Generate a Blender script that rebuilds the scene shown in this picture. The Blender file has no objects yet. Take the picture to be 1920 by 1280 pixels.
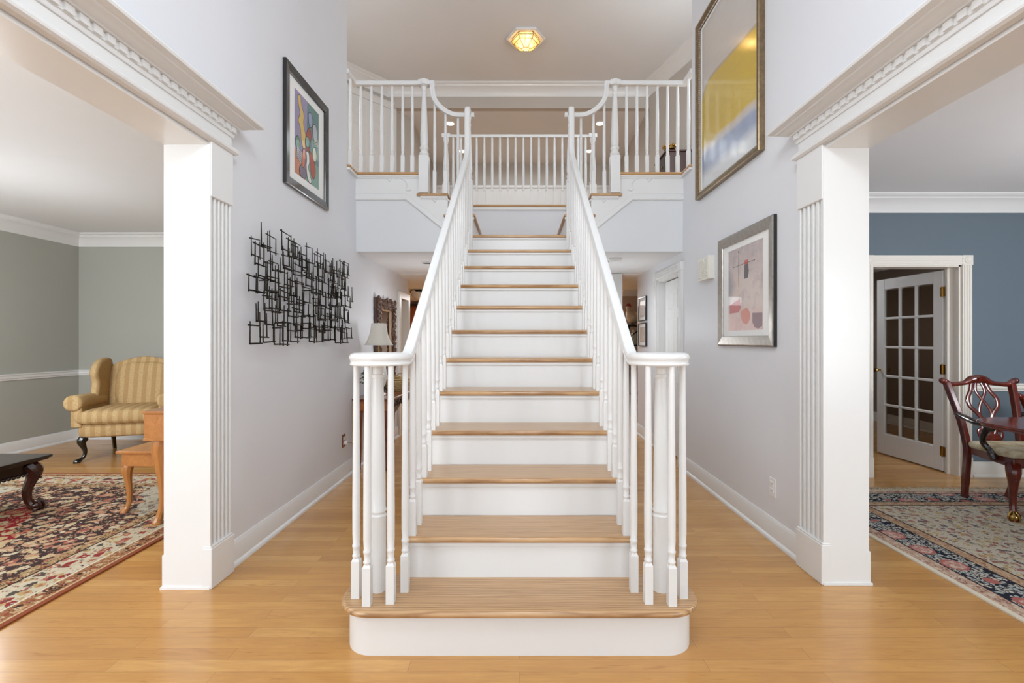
import bpy, math, random
from mathutils import Vector, Matrix
R_ = random.Random(7)
PI = math.pi
COL = bpy.context.scene.collection
SC = bpy.context.scene
H = 1.256            # eye height of the photograph
# ------------------------------------------------------------------ mesh builder
class MB:
    def __init__(s): s.v=[]; s.f=[]; s.m=[]
    def add(s, vs, fs, m=0):
        o=len(s.v); s.v+= [tuple(p) for p in vs]; s.f+=[tuple(i+o for i in f) for f in fs]; s.m+=[m]*len(fs); return s
    def box(s,x0,x1,y0,y1,z0,z1,m=0):
        if x0>x1:x0,x1=x1,x0
        if y0>y1:y0,y1=y1,y0
        if z0>z1:z0,z1=z1,z0
        return s.add([(x0,y0,z0),(x1,y0,z0),(x1,y1,z0),(x0,y1,z0),(x0,y0,z1),(x1,y0,z1),(x1,y1,z1),(x0,y1,z1)],
              [(0,3,2,1),(4,5,6,7),(0,1,5,4),(1,2,6,5),(2,3,7,6),(3,0,4,7)],m)
    def prism(s,poly,axis,a,b,m=0):
        n=len(poly)
        mk={'x':lambda p,t:(t,p[0],p[1]),'y':lambda p,t:(p[0],t,p[1]),'z':lambda p,t:(p[0],p[1],t)}[axis]
        vs=[mk(p,a) for p in poly]+[mk(p,b) for p in poly]
        fs=[tuple(range(n)),tuple(range(2*n-1,n-1,-1))]+[(i,i+n,(i+1)%n+n,(i+1)%n) for i in range(n)]
        return s.add(vs,fs,m)
    def lathe(s,prof,c=(0,0,0),seg=16,m=0,sq=1.0):
        vs=[];fs=[]
        for r,z in prof:
            for i in range(seg):
                a=2*PI*(i+.5)/seg; vs.append((c[0]+r*math.cos(a),c[1]+r*math.sin(a)*sq,c[2]+z))
        for j in range(len(prof)-1):
            for i in range(seg):
                k=(i+1)%seg; fs.append((j*seg+i,j*seg+k,(j+1)*seg+k,(j+1)*seg+i))
        if prof[0][0]>1e-5: fs.append(tuple(range(seg-1,-1,-1)))
        if prof[-1][0]>1e-5: fs.append(tuple((len(prof)-1)*seg+i for i in range(seg)))
        return s.add(vs,fs,m)
    def sweep(s,path,prof,side,m=0,scale=None,closed=False,caps=True):
        P=[Vector(p) for p in path]; n=len(P); k=len(prof)
        T=[]
        for i in range(n):
            a=P[i-1] if (i>0 or closed) else P[i]; b=P[(i+1)%n] if (i<n-1 or closed) else P[i]
            u=(P[i]-a); w=(b-P[i])
            t=(u.normalized() if u.length>1e-9 else Vector())+(w.normalized() if w.length>1e-9 else Vector())
            T.append(t.normalized() if t.length>1e-9 else Vector((0,0,1)))
        sd=Vector(side); sd=(sd-T[0]*sd.dot(T[0])).normalized()
        vs=[]
        for i in range(n):
            if i>0:
                q=T[i-1].rotation_difference(T[i]); sd=q@sd; sd=(sd-T[i]*sd.dot(T[i])).normalized()
            up=sd.cross(T[i]); f=scale[i] if scale else 1.0
            mit=1.0
            for a,b in prof: vs.append(P[i]+sd*(a*f)+up*(b*f))
        fs=[]
        for j in range(n if closed else n-1):
            j2=(j+1)%n
            for i in range(k):
                l=(i+1)%k; fs.append((j*k+i,j2*k+i,j2*k+l,j*k+l))
        if caps and not closed:
            fs.append(tuple(range(k))); fs.append(tuple((n-1)*k+i for i in range(k-1,-1,-1)))
        return s.add(vs,fs,m)
    def tube(s,path,r,seg=8,m=0,side=(1,0,0.01),flat=1.0,closed=False):
        prof=[(math.cos(2*PI*i/seg),math.sin(2*PI*i/seg)*flat) for i in range(seg)]
        rr=r if isinstance(r,(list,tuple)) else [r]*len(path)
        d=(Vector(path[1])-Vector(path[0])).normalized(); sd=Vector(side)
        if abs(d.dot(sd.normalized()))>.95: sd=Vector((0,1,.01))
        return s.sweep(path,prof,sd,m,rr,closed)
    def mould(s,plan,prof,side=1,m=0,closed=False):
        """plan: xy polyline; prof: (offset from wall, z); side +1: offset to the left of travel"""
        P=[Vector(p) for p in plan]; n=len(P); k=len(prof); vs=[]
        def nor(a,b):
            d=(b-a).normalized(); return Vector((-d.y,d.x))*side
        for i in range(n):
            if closed: n1=nor(P[i-1],P[i]); n2=nor(P[i],P[(i+1)%n])
            else:
                n1=nor(P[i-1],P[i]) if i>0 else nor(P[0],P[1]); n2=nor(P[i],P[i+1]) if i<n-1 else n1
            d=(n1+n2)/(1+n1.dot(n2))
            for a,z in prof: vs.append((P[i].x+d.x*a,P[i].y+d.y*a,z))
        fs=[]
        for j in range(n if closed else n-1):
            j2=(j+1)%n
            for i in range(k):
                l=(i+1)%k; f=(j*k+i,j2*k+i,j2*k+l,j*k+l); fs.append(f if side<0 else f[::-1])
        if not closed: fs.append(tuple(range(k))); fs.append(tuple((n-1)*k+i for i in range(k-1,-1,-1)))
        return s.add(vs,fs,m)
    def pillow(s,c,r,e1=.35,e2=.35,nu=24,nv=14,m=0,mat=None):
        def sp(w,e): return math.copysign(abs(w)**e,w)
        vs=[];fs=[]
        for j in range(nv+1):
            b=-PI/2+PI*j/nv
            for i in range(nu):
                a=2*PI*i/nu
                p=Vector((r[0]*sp(math.cos(b),e1)*sp(math.cos(a),e2),r[1]*sp(math.cos(b),e1)*sp(math.sin(a),e2),r[2]*sp(math.sin(b),e1)))
                if mat is not None: p=mat@p
                vs.append((c[0]+p.x,c[1]+p.y,c[2]+p.z))
        for j in range(nv):
            for i in range(nu):
                k=(i+1)%nu; fs.append((j*nu+i,j*nu+k,(j+1)*nu+k,(j+1)*nu+i))
        return s.add(vs,fs,m)
    def xf(s,M):
        s.v=[tuple(M@Vector(p)) for p in s.v]; return s
    def poly3(s,pts,m=0): return s.add(pts,[tuple(range(len(pts)))],m)
WO={}
def wo(o): return WO.get(o.name,Vector((0,0,0)))
def obj(name,mb,mat,parent=None,smooth=True,bevel=0.0,seg=2,sub=0,ang=35,solid=0):
    me=bpy.data.meshes.new(name)
    off=wo(parent) if parent else Vector((0,0,0))
    me.from_pydata([(p[0]-off.x,p[1]-off.y,p[2]-off.z) for p in mb.v],[],mb.f)
    for m in (mat if isinstance(mat,(list,tuple)) else [mat]): me.materials.append(m)
    me.polygons.foreach_set('material_index',mb.m)
    me.validate(); me.update()
    import bmesh
    bm=bmesh.new(); bm.from_mesh(me); bmesh.ops.recalc_face_normals(bm,faces=bm.faces); bm.to_mesh(me); bm.free()
    o=bpy.data.objects.new(name,me); COL.objects.link(o)
    if parent: o.parent=parent; WO[o.name]=off.copy()
    if smooth:
        me.polygons.foreach_set('use_smooth',[True]*len(me.polygons)); me.set_sharp_from_angle(angle=math.radians(ang))
    if solid:
        b=o.modifiers.new('Solidify','SOLIDIFY'); b.thickness=solid; b.offset=0
    if bevel:
        b=o.modifiers.new('Bevel','BEVEL'); b.width=bevel; b.segments=seg; b.limit_method='ANGLE'; b.angle_limit=math.radians(40); b.harden_normals=False
    if sub:
        b=o.modifiers.new('Sub','SUBSURF'); b.levels=sub; b.render_levels=sub
    return o
def tag(o,label,cat,group=None,kind=None):
    o['label']=label; o['category']=cat
    if group: o['group']=group
    if kind: o['kind']=kind
    return o
def thing(name,label,cat,loc=(0,0,0),group=None,kind=None):
    o=bpy.data.objects.new(name,None); COL.objects.link(o); o.location=loc; o.empty_display_size=.05
    WO[o.name]=Vector(loc); return tag(o,label,cat,group,kind)
def struct(name,mb,mat,label,cat='wall',**k):
    o=obj(name,mb,mat,**k); return tag(o,label,cat,None,'structure')
def copy_tree(o,parent=None):
    c=o.copy(); COL.objects.link(c)
    if parent: c.parent=parent
    for ch in list(o.children): copy_tree(ch,c)
    return c
def bez(a,b,c,n=8):
    a,b,c=Vector(a),Vector(b),Vector(c)
    return [a*(1-t)**2+b*2*t*(1-t)+c*t*t for t in [i/n for i in range(n+1)]]
def spline(pts,n=6,closed=False):
    P=[Vector(p) for p in pts]; N=len(P); out=[]
    rng=range(N if closed else N-1)
    for i in rng:
        p0=P[(i-1)%N] if (closed or i>0) else P[0]*2-P[1]
        p1=P[i];p2=P[(i+1)%N]
        p3=P[(i+2)%N] if (closed or i<N-2) else P[-1]*2-P[-2]
        for j in range(n):
            t=j/n
            out.append(.5*((2*p1)+(p2-p0)*t+(2*p0-5*p1+4*p2-p3)*t*t+(3*p1-p0-3*p2+p3)*t**3))
    if not closed: out.append(P[-1])
    return out
# ------------------------------------------------------------------ materials
def lin(c):
    return tuple((x/12.92 if x<=.04045 else ((x+.055)/1.055)**2.4) for x in [v/255 for v in c[:3]])+(1.0,)
class G:
    def __init__(s,name):
        s.mat=bpy.data.materials.new(name); s.mat.use_nodes=True; s.nt=s.mat.node_tree; s.nt.nodes.clear()
        s.out=s.n('ShaderNodeOutputMaterial'); s.bs=s.n('ShaderNodeBsdfPrincipled'); s.l(s.bs.outputs[0],s.out.inputs[0])
    def n(s,t,**k):
        x=s.nt.nodes.new(t)
        for a,b in k.items(): setattr(x,a,b)
        return x
    def l(s,a,b): s.nt.links.new(a,b)
    def inp(s,sock,v):
        if hasattr(v,'is_linked') or hasattr(v,'links'): s.l(v,sock)
        elif isinstance(v,(tuple,list)) and len(v)==3 and sock.type=='RGBA': sock.default_value=lin(v)
        else: sock.default_value=v
    def coord(s,k='Object'):
        return s.n('ShaderNodeTexCoord').outputs[k]
    def mapp(s,v,scale=(1,1,1),loc=(0,0,0),rot=(0,0,0)):
        m=s.n('ShaderNodeMapping'); s.l(v,m.inputs[0]); m.inputs[1].default_value=loc; m.inputs[2].default_value=rot; m.inputs[3].default_value=scale; return m.outputs[0]
    def xyz(s,v):
        x=s.n('ShaderNodeSeparateXYZ'); s.l(v,x.inputs[0]); return x.outputs[0],x.outputs[1],x.outputs[2]
    def comb(s,x,y,z):
        c=s.n('ShaderNodeCombineXYZ')
        for i,q in enumerate((x,y,z)): s.inp(c.inputs[i],q)
        return c.outputs[0]
    def m(s,op,a,b=0.0,c=None,clamp=False):
        x=s.n('ShaderNodeMath',operation=op,use_clamp=clamp); s.inp(x.inputs[0],a); s.inp(x.inputs[1],b)
        if c is not None: s.inp(x.inputs[2],c)
        return x.outputs[0]
    def mix(s,f,a,b,mode='MIX'):
        x=s.n('ShaderNodeMix',data_type='RGBA',blend_type=mode); s.inp(x.inputs[0],f); s.inp(x.inputs[6],a); s.inp(x.inputs[7],b); return x.outputs[2]
    def noise(s,v,scale=5,detail=3,rough=.5,dist=0):
        x=s.n('ShaderNodeTexNoise'); s.l(v,x.inputs['Vector']); x.inputs['Scale'].default_value=scale; x.inputs['Detail'].default_value=detail; x.inputs['Roughness'].default_value=rough; x.inputs['Distortion'].default_value=dist; return x.outputs
    def vor(s,v,scale=5,feature='F1',rnd=1.0,metric='EUCLIDEAN'):
        x=s.n('ShaderNodeTexVoronoi',feature=feature); x.distance=metric; s.l(v,x.inputs['Vector']); x.inputs['Scale'].default_value=scale; x.inputs['Randomness'].default_value=rnd; return x.outputs
    def wave(s,v,scale=5,dist=2,detail=2,dscale=1,dirn='X',kind='BANDS'):
        x=s.n('ShaderNodeTexWave',wave_type=kind); 
        if kind=='BANDS': x.bands_direction=dirn
        s.l(v,x.inputs['Vector']); x.inputs['Scale'].default_value=scale; x.inputs['Distortion'].default_value=dist; x.inputs['Detail'].default_value=detail; x.inputs['Detail Scale'].default_value=dscale; return x.outputs[1]
    def ramp(s,f,stops,const=False):
        x=s.n('ShaderNodeValToRGB'); s.inp(x.inputs[0],f); r=x.color_ramp
        if const: r.interpolation='CONSTANT'
        while len(r.elements)<len(stops): r.elements.new(.5)
        for e,(p,c) in zip(r.elements,stops): e.position=p; e.color=lin(c) if max(c)>1 else tuple(c)+(1,)
        return x.outputs[0]
    def bump(s,h,strength=.1,dist=.01):
        b=s.n('ShaderNodeBump'); b.inputs['Strength'].default_value=strength; b.inputs['Distance'].default_value=dist; s.l(h,b.inputs['Height']); s.l(b.outputs[0],s.bs.inputs['Normal'])
    def done(s,color=None,rough=.5,metal=0,spec=.5,coat=0,coat_rough=.05):
        if color is not None: s.inp(s.bs.inputs['Base Color'],color)
        s.inp(s.bs.inputs['Roughness'],rough); s.bs.inputs['Metallic'].default_value=metal
        s.bs.inputs['Specular IOR Level'].default_value=spec; s.bs.inputs['Coat Weight'].default_value=coat; s.bs.inputs['Coat Roughness'].default_value=coat_rough
        return s.mat
def paint(name,c,rough=.55,spec=.3,var=.03):
    g=G(name); v=g.coord(); nz=g.noise(v,1.3,2)[0]
    d=tuple(x*(1-var) for x in c)
    g.bump(g.noise(v,220,2)[0],.03,.002)
    return g.done(g.mix(nz,c,d),rough,0,spec)
def wood(name,c1,c2,rough=.3,axis=0,scale=1.0,coat=.2,dark=.0):
    g=G(name); v=g.coord(); sc=[14*scale]*3; sc[axis]=1.2*scale
    w=g.mapp(v,tuple(sc)); a=g.noise(w,2.2,5,.6,.6)[0]; b=g.noise(w,9,3,.7)[0]
    f=g.m('ADD',g.m('MULTIPLY',a,.75),g.m('MULTIPLY',b,.35))
    col=g.ramp(f,[(.3,c2),(.7,c1)])
    g.bump(b,.05,.002)
    return g.done(col,rough,0,.5,coat,.12)
def metal(name,c,rough=.3,var=.15):
    g=G(name); v=g.coord(); nz=g.noise(v,40,3)[0]
    return g.done(g.mix(nz,c,tuple(x*(1-var) for x in c)),rough,1.0,.5)
M={}
M['wall']=paint('wall_lavender_grey',(229,230,234),.5,.3)
M['fascia']=paint('balcony_wall_paint',(228,230,232),.5,.3)
M['ceil']=paint('ceiling_paint',(234,235,236),.7,.2)
M['ceil_w']=paint('ceiling_white',(222,221,219),.7,.2)
M['trim']=paint('white_trim_gloss',(232,232,231),.28,.5,.015)
M['trim2']=paint('cream_trim_gloss',(234,229,220),.3,.5,.015)
M['sage']=paint('sage_grey_paint',(176,176,168),.55,.3)
M['blue']=paint('slate_blue_paint',(106,119,129),.55,.3)
M['taupe']=paint('taupe_paint',(196,189,181),.6,.3)
M['brownwall']=paint('brown_wall_paint',(140,126,114),.6,.3)
M['tanwall']=paint('tan_wall_paint',(190,170,154),.6,.3)
M['hallwhite']=paint('hall_white',(222,222,220),.6,.3)
def floor_mat():
    g=G('oak_strip_floor'); v=g.coord()
    br=g.n('ShaderNodeTexBrick'); g.l(v,br.inputs['Vector']); br.offset=.37; br.offset_frequency=2; br.squash=1
    br.inputs['Scale'].default_value=1; br.inputs['Mortar Size'].default_value=.0007; br.inputs['Mortar Smooth'].default_value=0; br.inputs['Bias'].default_value=0
    br.inputs['Brick Width'].default_value=1.15; br.inputs['Row Height'].default_value=.07
    br.inputs['Color1'].default_value=(0,0,0,1); br.inputs['Color2'].default_value=(1,1,1,1); br.inputs['Mortar'].default_value=(.5,.5,.5,1)
    x,y,z=g.xyz(v)
    row=g.m('FLOOR',g.m('DIVIDE',y,.07))
    seed=g.m('ADD',g.m('MULTIPLY',row,3.71),g.m('MULTIPLY',br.outputs[0],9.3))
    w=g.comb(g.m('MULTIPLY',x,1.3),g.m('MULTIPLY',y,7.0),seed)
    a=g.noise(w,1.5,5,.6,1.6)[0]; b=g.noise(g.comb(g.m('MULTIPLY',x,2.0),g.m('MULTIPLY',y,30.0),seed),4,4,.7,.4)[0]
    st=g.noise(g.comb(g.m('MULTIPLY',x,1.6),g.m('MULTIPLY',y,14.0),seed),1.7,3,.55,2.2)[0]
    base=g.ramp(br.outputs[0],[(0,(189,139,77)),(.35,(209,160,91)),(.7,(200,150,82)),(1,(218,172,103))])
    f=g.m('ADD',g.m('MULTIPLY',a,.6),g.m('MULTIPLY',b,.4))
    col=g.mix(g.ramp(f,[(.34,(210,210,210)),(.60,(0,0,0))]),base,(178,126,72))
    col=g.mix(g.ramp(st,[(.62,(0,0,0)),(.74,(190,190,190))]),col,(158,102,50))
    big=g.ramp(g.noise(v,.9,2)[0],[(.3,(250,240,235)),(.75,(255,255,250))])
    col=g.mix(.8,col,big,'MULTIPLY')
    col=g.mix(br.outputs[1],col,(150,106,66))
    g.bump(g.m('SUBTRACT',g.m('MULTIPLY',b,.2),br.outputs[1]),.06,.002)
    return g.done(col,.26,0,.5,.2,.12)
M['floor']=floor_mat()
def tread_mat():
    g=G('oak_tread'); v=g.coord(); x,y,z=g.xyz(v)
    q=g.comb(g.m('MULTIPLY',x,1.0),g.m('MULTIPLY',y,9.0),g.m('MULTIPLY',z,3.3))
    ring=g.wave(q,2.6,9,3,.7,'Y'); a=g.noise(g.mapp(v,(2.5,60,8)),3,4,.6)[0]
    f=g.m('ADD',g.m('MULTIPLY',ring,.45),g.m('MULTIPLY',a,.6))
    col=g.ramp(f,[(.22,(152,112,72)),(.45,(184,144,102)),(.8,(202,164,120))])
    g.bump(f,.05,.002)
    return g.done(col,.28,0,.5,.25,.12)
M['tread']=tread_mat()
M['oak']=wood('honey_oak',(200,158,108),(170,126,82),.3)
M['maple']=wood('honey_maple',(196,132,72),(160,98,48),.3,2,.6,.3)
M['maple_x']=wood('honey_maple_side',(196,132,72),(160,98,48),.3,1,.5,.3)
M['mahog']=wood('dark_mahogany',(104,34,20),(48,13,9),.2,2,.8,.5)
M['mahog_x']=wood('mahogany_top',(120,46,28),(74,24,14),.12,0,.5,.6)
M['ebony']=wood('ebonised_wood',(34,18,15),(14,9,8),.18,2,.8,.5)
M['walnut']=wood('dark_walnut',(66,28,18),(26,11,8),.2,2,.8,.5)
M['black']=wood('black_lacquer',(22,21,21),(12,12,12),.2,2,.8,.5)
M['cherry']=wood('cherry_table',(132,66,36),(92,40,22),.25,1,.6,.4)
M['cherrylight']=wood('cherry_apron',(170,102,52),(140,76,36),.3,1,.6,.3)
M['carved']=wood('carved_dark_wood',(104,74,60),(48,30,24),.5,2,2,.1)
M['darkbrown']=wood('dark_brown_chest',(70,32,18),(38,16,9),.5,2,.6,.0)
M['orange']=wood('orange_wood',(168,92,44),(128,62,28),.35,2,.5,.2)
M['brass']=metal('antique_brass',(196,160,96),.25)
M['silver']=metal('silver_leaf',(200,196,188),.32,.3)
M['bronze']=metal('blackened_steel',(66,62,54),.38,.5)
M['goldframe']=metal('antique_gold_frame',(168,146,116),.35,.35)
M['steel']=metal('brushed_steel',(190,190,190),.3)
M['plastic']=paint('ivory_plastic',(236,234,224),.35,.5,.01)
M['whiteplastic']=paint('white_plastic',(240,240,240),.35,.5,.01)
M['darkgap']=paint('dark_recess',(24,22,22),.6,.2)
M['mat']=paint('white_mat_board',(240,240,238),.7,.2,.01)
M['ceramic']=paint('white_ceramic',(240,240,236),.15,.5,.01)
M['copper']=metal('copper_plate',(150,100,74),.35)
def flat(name,c,rough=.6,coat=0.0):
    g=G(name); v=g.coord(); nz=g.noise(v,18,3)[0]
    return g.done(g.mix(nz,c,tuple(min(255,x*.9+4) for x in c)),rough,0,.4,coat,.04)
def fabric_wing():
    g=G('tan_paisley_fabric'); v=g.coord(); x,y,z=g.xyz(v)
    st=g.m('SINE',g.m('MULTIPLY',x,72)); sm=g.ramp(g.m('MULTIPLY_ADD',st,.5,.5),[(.42,(0,0,0)),(.58,(255,255,255))])
    w=g.mapp(v,(1,1,1)); nz=g.noise(w,22,2,.5,1.5)[0]
    curl=g.m('ABSOLUTE',g.m('SINE',g.m('MULTIPLY',nz,46))); cm=g.ramp(curl,[(.45,(0,0,0)),(.7,(255,255,255))])
    a=g.mix(sm,(176,144,98),(188,158,112)); b=g.mix(sm,(212,186,142),(166,132,86))
    col=g.mix(g.m('MULTIPLY',cm,.75),a,b)
    g.bump(cm,.15,.002)
    return g.done(col,.85,0,.2)
M['wing']=fabric_wing()
def fabric(name,c,c2,scale=120,rough=.9):
    g=G(name); v=g.coord(); nz=g.noise(v,scale,3)[0]; n2=g.noise(v,14,3,.6)[0]
    g.bump(nz,.2,.002)
    return g.done(g.mix(g.ramp(n2,[(.4,(0,0,0)),(.62,(255,255,255))]),c,c2),rough,0,.2)
M['seatfab']=fabric('cream_seat_fabric',(202,190,164),(168,150,118))
M['greyfab']=fabric('grey_patterned_fabric',(120,110,104),(62,54,50),60)
def straw_mat():
    g=G('woven_straw'); v=g.coord(); w=g.wave(v,24,3,2,2,'Z')
    g.bump(w,.6,.005); return g.done(g.ramp(w,[(.1,(120,90,54)),(.6,(206,178,128))]),.8,0,.2)
M['straw']=straw_mat()
def shade_mat():
    g=G('lamp_shade_fabric'); v=g.coord(); x,y,z=g.xyz(v)
    a=g.m('MULTIPLY',g.m('ARCTAN2',y,x),36); st=g.m('SINE',a); g.bump(st,.15,.003)
    tr=g.n('ShaderNodeBsdfTranslucent'); tr.inputs[0].default_value=lin((248,244,234)); mx=g.n('ShaderNodeMixShader'); mx.inputs[0].default_value=.35
    g.done((246,243,236),.8,0,.2); g.l(g.bs.outputs[0],mx.inputs[1]); g.l(tr.outputs[0],mx.inputs[2]); g.l(mx.outputs[0],g.out.inputs[0]); return g.mat
M['shade']=shade_mat()
def glass_mat(name,tint=(255,255,255)):
    g=G(name); t=g.n('ShaderNodeBsdfTransparent'); t.inputs[0].default_value=lin(tint); gl=g.n('ShaderNodeBsdfGlossy'); gl.inputs['Roughness'].default_value=.02
    lw=g.n('ShaderNodeLayerWeight'); lw.inputs[0].default_value=.5
    f=g.m('ADD',.035,g.m('MULTIPLY',g.m('POWER',lw.outputs[1],5.0),.6)); mx=g.n('ShaderNodeMixShader'); g.l(f,mx.inputs[0]); g.l(t.outputs[0],mx.inputs[1]); g.l(gl.outputs[0],mx.inputs[2]); g.l(mx.outputs[0],g.out.inputs[0]); g.nt.nodes.remove(g.bs); return g.mat
M['glass']=glass_mat('clear_glass',(214,206,196))
def amber_mat():
    g=G('amber_glass_pane'); v=g.coord(); nz=g.noise(v,60,3,.6,1)[0]
    t=g.n('ShaderNodeBsdfTransparent'); t.inputs[0].default_value=lin((255,230,176)); tl=g.n('ShaderNodeBsdfTranslucent'); tl.inputs[0].default_value=lin((250,212,146))
    mx=g.n('ShaderNodeMixShader'); g.l(g.ramp(nz,[(.35,(90,90,90)),(.65,(235,235,235))]),mx.inputs[0]); g.l(t.outputs[0],mx.inputs[1]); g.l(tl.outputs[0],mx.inputs[2]); g.l(mx.outputs[0],g.out.inputs[0]); g.nt.nodes.remove(g.bs); return g.mat
M['amber']=amber_mat()
def emit(name,c,s):
    g=G(name); e=g.n('ShaderNodeEmission'); e.inputs[0].default_value=lin(c); e.inputs[1].default_value=s; g.l(e.outputs[0],g.out.inputs[0]); g.nt.nodes.remove(g.bs); return g.mat
M['bulb']=emit('warm_bulb',(255,206,130),7)
M['can']=emit('recessed_lamp_lens',(255,238,205),9)
M['mirror']=metal('mirror_silver',(235,238,240),.02,.02)
def rug_mat(name,hx,hy,bands,field):
    """bands: (width, ground, motif palette, motif scale); measured inwards from the edge"""
    g=G(name); v=g.coord(); x,y,z=g.xyz(v)
    ax=g.m('ABSOLUTE',x); ay=g.m('ABSOLUTE',y)
    e=g.m('MINIMUM',g.m('SUBTRACT',hx,ax),g.m('SUBTRACT',hy,ay))
    q=g.comb(ax,ay,0.0)
    sn=g.n('ShaderNodeVectorMath',operation='SNAP'); g.l(q,sn.inputs[0]); sn.inputs[1].default_value=(.0055,.0055,1)
    qs=sn.outputs[0]
    def motifs(ground,pal,sc,dens=.47):
        if sc<0: return cells(ground,pal,-sc)
        sc=sc*2.0
        sm=g.n('ShaderNodeVectorMath',operation='SCALE'); g.l(g.noise(qs,sc*.9,2)[1],sm.inputs[0]); sm.inputs[3].default_value=1.3/sc
        ad=g.n('ShaderNodeVectorMath',operation='ADD'); g.l(qs,ad.inputs[0]); g.l(sm.outputs[0],ad.inputs[1])
        vo=g.vor(ad.outputs[0],sc); cx,_,_=g.xyz(vo[1])
        pc=g.ramp(cx,[(i/len(pal),c) for i,c in enumerate(pal)],True)
        mk=g.ramp(vo[0],[(0,(255,255,255)),(dens,(0,0,0))],True)
        v2=g.vor(ad.outputs[0],sc*2.7,metric='MANHATTAN'); c2,_,_=g.xyz(v2[1])
        pc2=g.ramp(c2,[(i/len(pal),c) for i,c in enumerate(pal[::-1])],True)
        mk2=g.ramp(v2[0],[(0,(255,255,255)),(dens*1.05,(0,0,0))],True)
        return g.mix(mk,g.mix(mk2,ground,pc2),g.mix(g.ramp(vo[0],[(0,(255,255,255)),(dens*.45,(0,0,0))],True),pc,pc2))
    def cells(ground,pal,sc):
        big=g.vor(qs,sc*.5,rnd=.35)[0]; med=g.ramp(big,[(0,(255,255,255)),(.33,(0,0,0))],True); rim=g.ramp(big,[(.27,(0,0,0)),(.28,(255,255,255)),(.34,(0,0,0))],True)
        sm=g.n('ShaderNodeVectorMath',operation='SCALE'); g.l(g.noise(qs,sc*3,2)[1],sm.inputs[0]); sm.inputs[3].default_value=.25/sc
        ad=g.n('ShaderNodeVectorMath',operation='ADD'); g.l(qs,ad.inputs[0]); g.l(sm.outputs[0],ad.inputs[1])
        vo=g.vor(ad.outputs[0],sc*4.5); ed=g.vor(ad.outputs[0],sc*4.5,'DISTANCE_TO_EDGE')[0]; cx,cy,_=g.xyz(vo[1])
        gap=g.ramp(g.m('ADD',ed,g.m('MULTIPLY',g.m('LESS_THAN',cy,.16),-1.0)),[(0,(255,255,255)),(.10,(0,0,0))],True)
        n=len(pal)//2
        a_=g.ramp(cx,[(i/n,c) for i,c in enumerate(pal[:n])],True); b_=g.ramp(cx,[(i/(len(pal)-n),c) for i,c in enumerate(pal[n:])],True)
        inner=g.mix(g.ramp(ed,[(0,(255,255,255)),(.06,(0,0,0))],True),b_,(176,128,118))
        return g.mix(rim,g.mix(med,g.mix(gap,a_,ground),inner),(178,108,100))
    gr,pal,sc=field[0]
    col=motifs(gr,pal,sc)
    d=g.m('ADD',g.m('DIVIDE',ax,hx),g.m('DIVIDE',ay,hy))
    dn=g.m('ADD',d,g.m('MULTIPLY',g.m('SUBTRACT',g.noise(q,5,2)[0],.5),.25))
    for thr,gr,pal,sc in field[1:]:
        m=g.m('GREATER_THAN',dn,thr) if thr>0 else g.m('LESS_THAN',dn,-thr)
        col=g.mix(m,col,motifs(gr,pal,sc))
    acc=0; cols=[]
    for w,gr,pal,sc in bands: acc+=w; cols.append((acc,gr,pal,sc))
    for lim,gr,pal,sc in reversed(cols):
        m=g.m('LESS_THAN',e,lim); col=g.mix(m,col,motifs(gr,pal,sc) if pal else gr)
    nz=g.noise(v,350,2)[0]; col=g.mix(.35,col,g.ramp(nz,[(.3,(190,190,190)),(.7,(255,255,255))]),'MULTIPLY')
    g.bump(nz,.3,.003)
    return g.done(col,.95,0,.1)
M['rugL']=rug_mat('red_medallion_rug',1.40,2.11,[(.03,(150,84,58),None,0),(.012,(206,178,140),None,0),(.085,(160,112,78),[(70,50,44),(196,160,120),(150,80,62),(206,186,150)],16),(.012,(226,214,190),None,0),(.2,(206,194,168),[(150,60,56),(190,160,110),(90,80,72),(214,200,176),(176,110,90)],9),(.012,(60,44,40),None,0),(.07,(176,148,108),[(80,60,52),(206,180,140),(140,64,56)],18)],
   [((72,56,54),[(196,150,120),(206,184,146),(166,100,86),(212,196,168),(190,144,114),(200,172,134)],8),(1.13,(200,192,172),[(206,198,180),(160,152,134),(196,186,164),(180,150,110),(128,112,100)],10),(-.60,(156,46,52),[(210,186,140),(206,176,130),(190,120,96),(214,196,160)],6)])
M['rugR']=rug_mat('ivory_floral_rug',1.70,1.80,[(.03,(226,216,196),None,0),(.075,(190,158,136),[(206,180,160),(150,110,98),(214,196,176)],17),(.01,(50,46,52),None,0),(.19,(44,46,58),[(190,190,182),(168,176,172),(206,198,184),(200,190,176),(206,158,146),(214,190,174),(196,140,130),(210,180,164)],-9.5),(.01,(50,46,52),None,0),(.07,(186,152,122),[(206,176,146),(160,120,96)],18),(.012,(60,54,56),None,0)],
   [((206,196,176),[(176,130,116),(196,186,166),(150,140,122),(196,170,120),(110,100,104),(158,104,98),(206,196,176)],12)])
# ================================================================== the setting
YL,YR=2.441,2.484            # ends of the cased openings
ZU=2.892                     # upper floor
ZC=5.30
def bx(*a): return MB().box(*a)
struct('floor',bx(-6,6.6,-2,11.6,-.06,0),M['floor'],'honey oak strip floor running through all rooms','floor',smooth=False)
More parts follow.
